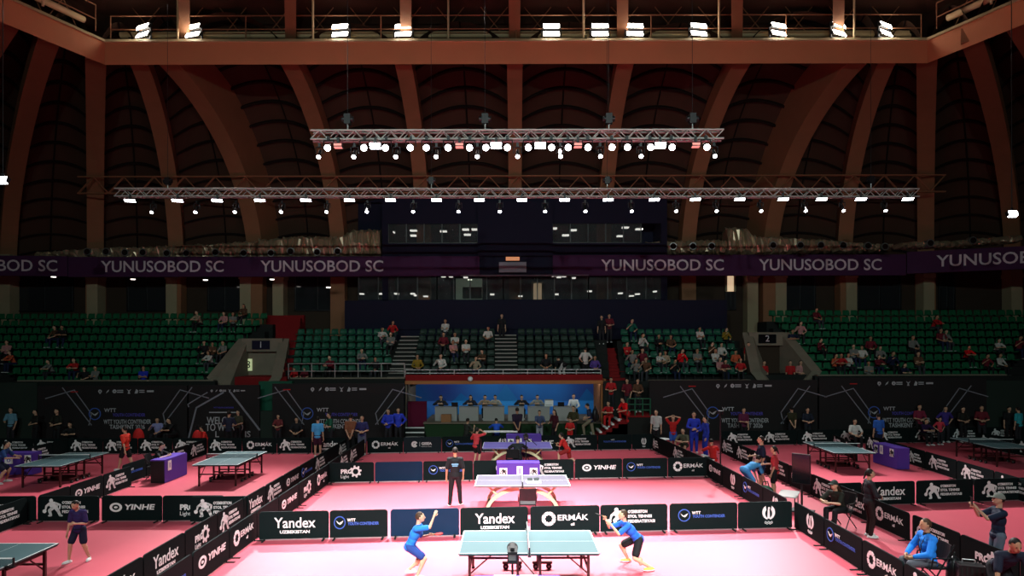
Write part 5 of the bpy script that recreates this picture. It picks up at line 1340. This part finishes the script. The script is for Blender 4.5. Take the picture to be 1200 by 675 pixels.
for k, (px, cl, pn, yw, lab) in enumerate([(517, (.02, .02, .024), 'sit_desk', 180, 'official in black at the first stage desk'), (552, (.02, .02, .03), 'sit_desk', 175, 'official in black at the second stage desk'),
        (568, (.25, .18, .12), 'sit_desk', 185, 'official in a beige top at the middle of the stage desks'), (581, (.3, .28, .24), 'sit_desk', 170, 'official in pale top, right of the beige one, at the stage desks'),
        (611, (.015, .015, .02), 'sit_desk', 182, 'official in black at the fourth stage desk'), (630, (.22, .22, .2), 'sit_desk', 172, 'official in a grey shirt right of the middle at the stage desks'), (672, (.6, .6, .6), 'sit', 180, 'official with white top at the right end of the stage desks')]):
    person((wx(px, 34.1), 34.1, SZ + .06), yw, pn, 1.72, cl, blk, lab, sl='long', hair='long' if k in (0, 1) else 'short')
# --- right end of the far row and the right walkway
person(fl(769, 29.4), 150, 'stand', 1.8, (.5, .48, .48), blk, 'man in white shirt and black trousers at the right end of the farthest row')
person(fl(788.5, 28.6), 176, 'on_head', 1.6, redc, (.03, .09, .4), 'boy in red shirt and blue shorts with hands on his head', lg='shorts')
person(fl(802, 27.3), 150, 'sit_lean', 1.7, (.09, .09, .06), (.04, .04, .03), 'person in grey shirt sitting bent forward beside the blue tracksuits', lg='shorts')
person(fl(813, 28.2), 170, 'folded', 1.82, (.03, .05, .5), (.025, .045, .45), 'taller person in blue tracksuit, left of the two, on the right walkway', sl='long')
person(fl(827, 27.4), 100, 'talk', 1.7, (.03, .055, .45), (.025, .045, .42), 'shorter person in blue tracksuit, right of the two, turned sideways', sl='long')
person(fl(836, 24.1), 10, 'sit_desk', 1.6, redc, drk, 'player in red shirt sitting with back to us on the right walkway')
person(fl(871, 30.7), 185, 'talk', 1.75, (.12, .02, .06), blk, 'person in maroon shirt standing before the right banner')
person(fl(893, 20.9), 80, 'talk', 1.78, (.012, .02, .045), (.012, .03, .09), 'tall man in navy shirt and shorts standing in the right walkway', lg='shorts', fine=True)
person(fl(877, 20.5), -70, 'bend', 1.7, (.06, .28, .6), (.08, .3, .7), 'person in light blue bending over beside the tall navy man')
person(fl(908, 19.9), 60, 'talk', 1.62, (.45, .04, .05), blk, 'girl in red shirt and black shorts in the right walkway', lg='shorts', hair='tail', fine=True)
person(fl(928, 31.0), 5, 'behind', 1.76, (.03, .03, .015), drk, 'person in black seen from behind before the right banners')
person(fl(946, 31.1), 180, 'folded', 1.7, (.015, .02, .035), drk, 'person in dark navy right of the one in black before the banners')
person(fl(1001, 29.6), 175, 'sit', 1.74, wht, blk, 'seated man in white shirt in front of the far right banner')
person(fl(1030, 28.2), 5, 'stand', 1.72, (.03, .12, .5), navy, 'person in blue shirt seen from behind, just beyond the right purple desk', shoes=(.05, .05, .05))
person(fl(1081, 30.6), 185, 'sit_lean', 1.7, (.03, .012, .06), blk, 'seated person in dark purple shirt at the far right banner')
person(fl(1101, 30.4), 180, 'hip', 1.3, (.6, .05, .08), drk, 'child in pink red shirt with hands on hips on the right')
person(fl(1107.5, 31.1), 170, 'hip', 1.76, (.05, .03, .22), drk, 'person in purple shirt behind the pink red child')
person(fl(1128, 31.0), 180, 'folded', 1.74, (.02, .018, .016), blk, 'person in black standing right of the purple shirt')
person(fl(1150, 31.0), 160, 'folded', 1.8, (.14, .015, .025), drk, 'person in maroon shirt near the right dark green wall')
person(fl(1194, 30.6), 20, 'stand', 1.75, (.03, .35, .42), drk, 'person in turquoise shirt at the far right edge')
person(fl(1182, 31.2), 170, 'stand', 1.72, blk, blk, 'person in black left of the turquoise shirt at the right edge')
person(fl(1077, 31.4), 178, 'folded', 1.82, (.2, .02, .05), blk, 'person in dark red top behind the seated purple shirt on the right')
# --- left courts
person(fl(2, 22.3), -70, 'ready', 1.72, (.025, .06, .2), (.012, .016, .04), 'player in blue shirt cut off at the left edge', lg='shorts')
a = person(fl(147, 24.4), 84, 'walk', 1.7, (.6, .04, .025), blk, 'player in bright red shirt at the far left table', lg='shorts')
p_, d_ = hand_at(a, 'walk', 1); racket(p_, V((-.8, 0, .3)), 'racket held by the bright red player on the left', M_rubber)
person((-12.8, 23.0, 0), -86, 'sit_desk', 1.72, blk, blk, 'official in black sitting at the purple desk on the left', shoes=(.02, .02, .02))
folding_chair((-12.84, 23.0, 0), -86, 'black chair under the official at the left purple desk')
for px, Y, yw, pn, h, cl, bt, lab, kw in [
    (13, 31.2, 185, 'talk', 1.78, (.12, .28, .38), drk, 'person in light blue shirt at the far left dark wall', {}),
    (42, 30.8, 150, 'folded', 1.72, (.02, .018, .016), blk, 'person in black at the far left beside the dark wall', {}),
    (67, 30.0, 170, 'folded', 1.84, (.02, .02, .016), blk, 'tall person in black standing before the far left banner', {}),
    (85, 29.9, 190, 'sit_lean', 1.7, (.016, .016, .018), blk, 'person in black sitting right of the tall one in black', {}),
    (185, 31.0, 180, 'sit_talk', 1.72, (.25, .26, .5), drk, 'seated person in pale blue shirt before the far left banner', {}),
    (204, 31.1, 150, 'sit_lean', 1.76, (.018, .018, .02), blk, 'seated person in black leaning forward near the welcome banner', {}),
    (268, 29.3, 5, 'folded', 1.78, (.02, .022, .045), blk, 'person in dark navy shirt seen from behind at the welcome banner', dict(lg='shorts')),
    (240, 29.9, 140, 'kneel', 1.6, (.6, .03, .025), (.4, .02, .02), 'kneeling figure in bright red before the welcome banner', {}),
    (279, 30.9, 175, 'folded', 1.66, (.05, .045, .03), drk, 'person in dark olive right of the navy back at the welcome banner', {}),
    (326, 30.9, 180, 'folded', 1.45, (.16, .03, .035), drk, 'child in maroon shirt beside the dark green gap', {}),
    (347.5, 30.8, 190, 'sit', 1.74, (.014, .014, .018), blk, 'person in black sitting right of the child in maroon', {}),
    (372, 27.4, 8, 'stand', 1.72, (.08, .38, .75), (.05, .012, .03), 'player in sky blue shirt seen from behind at the left walkway', dict(lg='shorts')),
    (388, 29.6, 120, 'reach', 1.68, (.015, .1, .06), drk, 'person in dark green shirt reaching towards the sky blue player', {}),
    (410.5, 27.6, 0, 'behind', 1.8, (.2, .075, .04), blk, 'man in brown shirt seen from behind in the left walkway', {}),
    (424, 27.9, 190, 'folded', 1.72, (.03, .03, .12), (.1, .1, .16), 'person in navy top right of the brown shirt', dict(lg='shorts')),
    (455, 30.6, 170, 'folded', 1.74, (.03, .05, .5), drk, 'person in royal blue jacket, left of a pair, by the blue wall', dict(sl='jacket')),
    (466.5, 30.9, 190, 'hip', 1.76, (.035, .06, .6), drk, 'person in royal blue jacket, right of a pair, by the blue wall', dict(sl='jacket'))]:
    person(fl(px, Y), yw, pn, h, cl, bt, lab, **kw)
# --- foreground right
w_ = person(fl(985, 16.75), 118, 'sit_lean', 1.7, (.022, .02, .016), blk, 'woman with long dark hair sitting in black behind the right barriers', hair='long', cap=(.03, .045, .04), hairc=M_hairb, fine=True)
folding_chair((fl(985, 16.75).x + .03, 16.72, 0), 118, 'black chair under the seated woman with long hair', M_metal)
person(fl(1018, 15.9), -102, 'folded', 1.68, (.022, .022, .024), (.02, .012, .012), 'woman in black jacket standing in the right walkway', sl='jacket', hair='tail', fine=True, skin=0)
b_ = person(fl(1088, 12.6), 88, 'sit', 1.76, (.02, .2, .72), (.09, .09, .11), 'man in bright blue jacket sitting at the lower right', sl='jacket', fine=True, skin=1, hairc=M_hairb)
S = skeleton('sit'); m = MB(); m.capsule(S['N'] - S['up'] * .035 * H0, S['N'] + S['up'] * .012 * H0, .047 * H0, .041 * H0, 14); m.build('collar', solid((.015, .018, .02)), b_)
m = MB()
for sg in (-1, 1): m.path([S['N'] + V((sg * .06, .06, .0)), S['P'] + S['up'] * .2 * H0 + V((sg * .05, .145, 0)), S['P'] + S['up'] * .09 * H0 + V((0, .15, 0))], .008, 6)
m.build('lanyard', M_rubber, b_)
folding_chair((fl(1088, 12.6).x + .02, 12.55, 0), 88, 'black chair under the man in the bright blue jacket')
c_ = person(fl(1169, 13.0), 78, 'phone', 1.74, (.014, .02, .045), (.13, .16, .22), 'man in grey cap and navy shirt holding up a phone', cap=(.2, .21, .19), fine=True)
p_, d_ = hand_at(c_, 'phone', 0); t = empty('phone', p_ + V((-.02, -.02, .05)), R(78)); tag(t, 'dark phone held up by the man in the grey cap', 'phone')
m = MB(); m.box((0, 0, 0), (.075, .01, .155)); q = m.build('case', M_metal, t); m = MB(); m.box((0, -.006, 0), (.068, .002, .14)); m.build('screen', M_screen, t)
person(fl(1176, 11.2), 172, 'lean_on', 1.78, (.014, .017, .034), drk, 'man in dark navy shirt leaning forward at the lower right corner', fine=True, skin=1)
backpack((fl(1118, 12.35).x, 12.35, 0), 40, 'black backpack standing beside the man in the blue jacket')
t = empty('suitcase', (fl(1136, 12.0).x, 12.0, 0), R(-20)); tag(t, 'black trolley case standing at the lower right', 'suitcase')
m = MB(); m.box((0, 0, .36), (.42, .26, .6)); m.build('body', M_metal, t)
m = MB()
for i in range(5): m.box((-.16 + .08 * i, -.133, .36), (.03, .012, .54))
m.build('ridge', M_rubber, t)
for sx in (-1, 1):
    for sy in (-1, 1): m = MB(); m.tube((sx * .16 - .02, sy * .09, .035), (sx * .16 + .02, sy * .09, .035), .035, .035, 10); m.build('wheel', M_rubber, t)
m = MB(); m.path([(-.1, .08, .66), (-.1, .08, .72), (.1, .08, .72), (.1, .08, .66)], .012, 6); m.build('handle', M_alu, t)
# ================================================================== SPECTATORS
CN = {'white': (.5, .48, .45), 'grey': (.17, .17, .16), 'black': (.012, .012, .014), 'red': (.42, .015, .018), 'maroon': (.13, .012, .022), 'pink': (.42, .2, .2), 'brown': (.09, .045, .025), 'beige': (.32, .25, .17),
      'blue': (.015, .03, .4), 'navy': (.01, .014, .04), 'orange': (.48, .09, .04), 'green': (.01, .1, .07), 'yellow': (.25, .16, .02), 'purple': (.09, .05, .25), 'bright red': (.7, .01, .015)}
SPEC = {0: (SL, [(8, 3, 'pink'), (17, 2, 'orange'), (62, 1, 'grey'), (65, 5, 'brown'), (75, 5, 'black'), (90, 1, 'red'), (100, 0, 'black'), (112, 0, 'grey'), (168, 0, 'blue'), (235, 7, 'beige'), (263, 7, 'pink'), (273, 7, 'grey'), (240, 3, 'black'), (249, 3, 'brown'), (262, 3, 'grey'), (248, 2, 'white'), (286, 8, 'brown')]),
        1: (SML, [(390, 0, 'maroon'), (423, 1, 'grey'), (440, 0, 'black'), (447, 4, 'white'), (460, 5, 'red'), (458, 3, 'grey')]),
        2: (SCL, [(522, 5, 'white'), (520, 3, 'maroon'), (533, 3, 'white'), (531, 2, 'pink'), (546, 2, 'white'), (517, 0, 'white'), (489, 0, 'yellow'), (572, 4, 'white'), (557, 0, 'beige'), (567, 1, 'brown')]),
        3: (SCR, [(640, 0, 'black'), (697, 0, 'purple')]),
        4: (SMR, [(740, 5, 'green'), (752, 3, 'white'), (735, 2, 'red'), (741, 1, 'grey'), (753, 1, 'maroon'), (771, 1, 'white'), (780, 1, 'beige'), (790, 0, 'black'), (798, 1, 'bright red'), (817, 1, 'grey'), (771, 3, 'black'), (820, 4, 'white'), (786, 3, 'brown'), (838, 1, 'white'), (845, 2, 'white'), (843, 0, 'pink'), (849, 0, 'maroon'), (862, 1, 'orange'), (868, 0, 'red'), (745, 0, 'grey'), (757, 0, 'brown'), (833, 2, 'brown'), (850, 4, 'yellow')]),
        5: (SR, [(956, 7, 'maroon'), (978, 1, 'orange'), (985, 1, 'red'), (994, 1, 'white'), (1000, 2, 'grey'), (1010, 2, 'white'), (1020, 3, 'maroon'), (1031, 2, 'grey'), (1027, 1, 'maroon'), (1045, 1, 'navy'), (960, 3, 'maroon'), (1093, 6, 'red'), (1108, 4, 'grey'), (1102, 4, 'maroon'), (1131, 2, 'bright red'), (1156, 1, 'maroon'), (1167, 3, 'white'), (1171, 1, 'white'), (1076, 1, 'brown'), (1069, 3, 'grey'), (1194, 3, 'maroon'), (1056, 0, 'navy'), (1018, 0, 'grey'), (938, 5, 'pink'), (928, 4, 'navy')])}
rs = random.Random(5)
from collections import Counter
for key, (st, lst) in SPEC.items():
    cnt = Counter((c, r) for _, r, c in lst); used = Counter()
    for px, r, c in sorted(lst):
        Y, z = st.row(r); k = (c, r)
        lab = 'spectator in %s, %s row of %s' % (c, ORD[r], st.place)
        if cnt[k] > 1: lab = 'spectator in %s, %s from left, %s row, %s' % (c, ORD[used[k]], ORD[r], st.place)
        used[k] += 1
        pn = rs.choice(['sit', 'sit_lean', 'sit_cross', 'sit_talk'])
        person((wx(px, Y), Y - .0, z - .04), 180 + rs.uniform(-25, 25), pn, rs.uniform(1.55, 1.78), CN[c], rs.choice([blk, navy, drk, (.04, .04, .05)]), lab, sl=rs.choice(['short', 'long']), hair=rs.choice(['short', 'short', 'long']), shoes=(.1, .1, .1), skin=rs.choice([0, 1]))
for px, Y, z, pn, c, b, lab, yw in [(659, 34.0, 2.95, 'bend', 'black', (.45, .45, .45), 'standing person in black top and white trousers by the middle railing', 30), (686, 34.0, 2.95, 'hip', 'white', blk, 'standing person in white shirt with back to us by the middle railing', 10),
        (588, 37.6, 4.9, 'stand', 'black', blk, 'dark figure standing at the top of the middle steps', 180), (705, 37.6, 4.8, 'stand', 'black', drk, 'person in black standing high on the red steps', 170), (714, 37.9, 4.9, 'folded', 'maroon', drk, 'person in maroon standing high on the red steps', 180),
        (716, 33.0, 1.4, 'folded', 'red', drk, 'person in red waiting on the red landing, leftmost there', 170), (735, 32.6, 1.36, 'talk', 'maroon', drk, 'person in maroon on the red landing behind the green railing', 150), (747, 32.4, 1.36, 'folded', 'brown', drk, 'person in brown at the right end of the red landing', 190),
        (715, 31.5, .78, 'sit_lean', 'red', redc, 'person in red sitting on the red steps', 150), (733, 30.9, 1.15, 'kneel', 'bright red', redc, 'person in bright red crouching on the red steps', 120),
        (877, 35.6, 3.2, 'stand', 'red', drk, 'person in red beside the right stand entrance parapet', 180), (895, 34.5, 2.2, 'stand', 'red', drk, 'person in red standing in the right stand entrance', 190), (926, 34.6, 2.2, 'stand', 'red', drk, 'person in red standing right of the right stand entrance', 170), (938, 34.6, 2.2, 'folded', 'pink', drk, 'person in pink beside the far right stand', 180),
        (328, 35.2, 2.4, 'stand', 'black', drk, 'dark figure in the lit left stand entrance', 180), (345, 34.0, 2.6, 'sit', 'red', drk, 'child in red sitting at the foot of the left red steps', 180), (357, 34.0, 2.6, 'sit', 'maroon', drk, 'child in maroon right of the red child at the left steps', 180)]:
    person((wx(px, Y), Y, z), yw, pn, 1.7 if 'child' not in lab else 1.3, CN[c], b, lab)
bpy.data.collections.remove(TMP)
# ball in the air
t = empty('ball', at(556, 443, 33.2) if False else at(536.5, 530, 18)); bpy.data.objects.remove(t)
m = MB(); m.ell((0, 0, 0), (.13, .13, .13), n=20, k=12); o = m.build('white_globe', M_white); o.location = at(551, 444, 33.0); tag(o, 'white round globe lamp on the edge above the blue wall', 'globe')
# ================================================================== LIGHT
w = bpy.data.worlds.new('dark_hall'); scene.world = w; w.use_nodes = True
w.node_tree.nodes['Background'].inputs['Color'].default_value = (.01, .008, .008, 1)
w.node_tree.nodes['Background'].inputs['Strength'].default_value = .3
def spot(name, loc, target, power, ang, blend=.6, rad=.35, c=(1, .97, .95)):
    l = bpy.data.lights.new(name, 'SPOT'); l.energy = power; l.spot_size = R(ang); l.spot_blend = blend; l.shadow_soft_size = rad; l.color = c
    o = bpy.data.objects.new(name, l); col.objects.link(o); o.location = loc
    o.rotation_euler = (V(target) - V(loc)).to_track_quat('-Z', 'Y').to_euler(); return o
def area(name, loc, target, power, sx, sy, c=(1, 1, 1), spread=180):
    l = bpy.data.lights.new(name, 'AREA'); l.shape = 'RECTANGLE'; l.size = sx; l.size_y = sy; l.energy = power; l.color = c; l.spread = R(spread)
    o = bpy.data.objects.new(name, l); col.objects.link(o); o.location = loc
    o.rotation_euler = (V(target) - V(loc)).to_track_quat('-Z', 'Y').to_euler(); return o
# shorter truss: strong white light on the two nearest middle courts
for x in (-5, -1.7, 1.7, 5):
    spot('truss_spot', (x, 21.6, 11.6), (x * .75, 13.0, 0), 11500, 60, .8, .35)
    spot('truss_spot', (x, 22.2, 11.6), (x * .7, 18.2, 0), 15500, 46, .7, .35)
# long truss: weaker light on the farthest and the side courts
for x in (-14, -7, 0, 7, 14):
    spot('long_truss_spot', (x, 30.0, 11.4), (x * 1.0, 24.0, 0), 1300, 75, .7, .4)
for sx in (-1, 1):
    spot('long_truss_side_spot', (sx * 11, 30.0, 11.4), (sx * 10.5, 16, 0), 13500, 66, .8, .4)
# front truss behind the camera: wide wash over the hall and a tighter wash on the middle courts
for x in (-10, -3.3, 3.3, 10):
    spot('front_truss_spot', (x, -2.0, 15.3), (x * 1.5, 26, 3.5), 4100, 84, .6, .12, (.8, 1, .94))
    spot('front_court_spot', (x * .7, -1.0, 12.4), (x * .35, 14.5, 0), 11500, 36, .8, .12, (.9, 1, .97))
# flood lamps on the roof beam
for x in (-17, -7, 4, 15):
    spot('beam_flood', (x, 33.3, 22.0), (x * .6, 15, 0), 1100, 76, .6, .4, (1, .9, .78))
# added fill light under the slab, brightens the blue wall
area('alcove_fill', (0, 33.7, 2.8), (0, 36.4, 2.3), 120, 9.5, .15, (.9, .95, 1))
scene.cycles.diffuse_bounces = 2
scene.cycles.max_bounces = 6
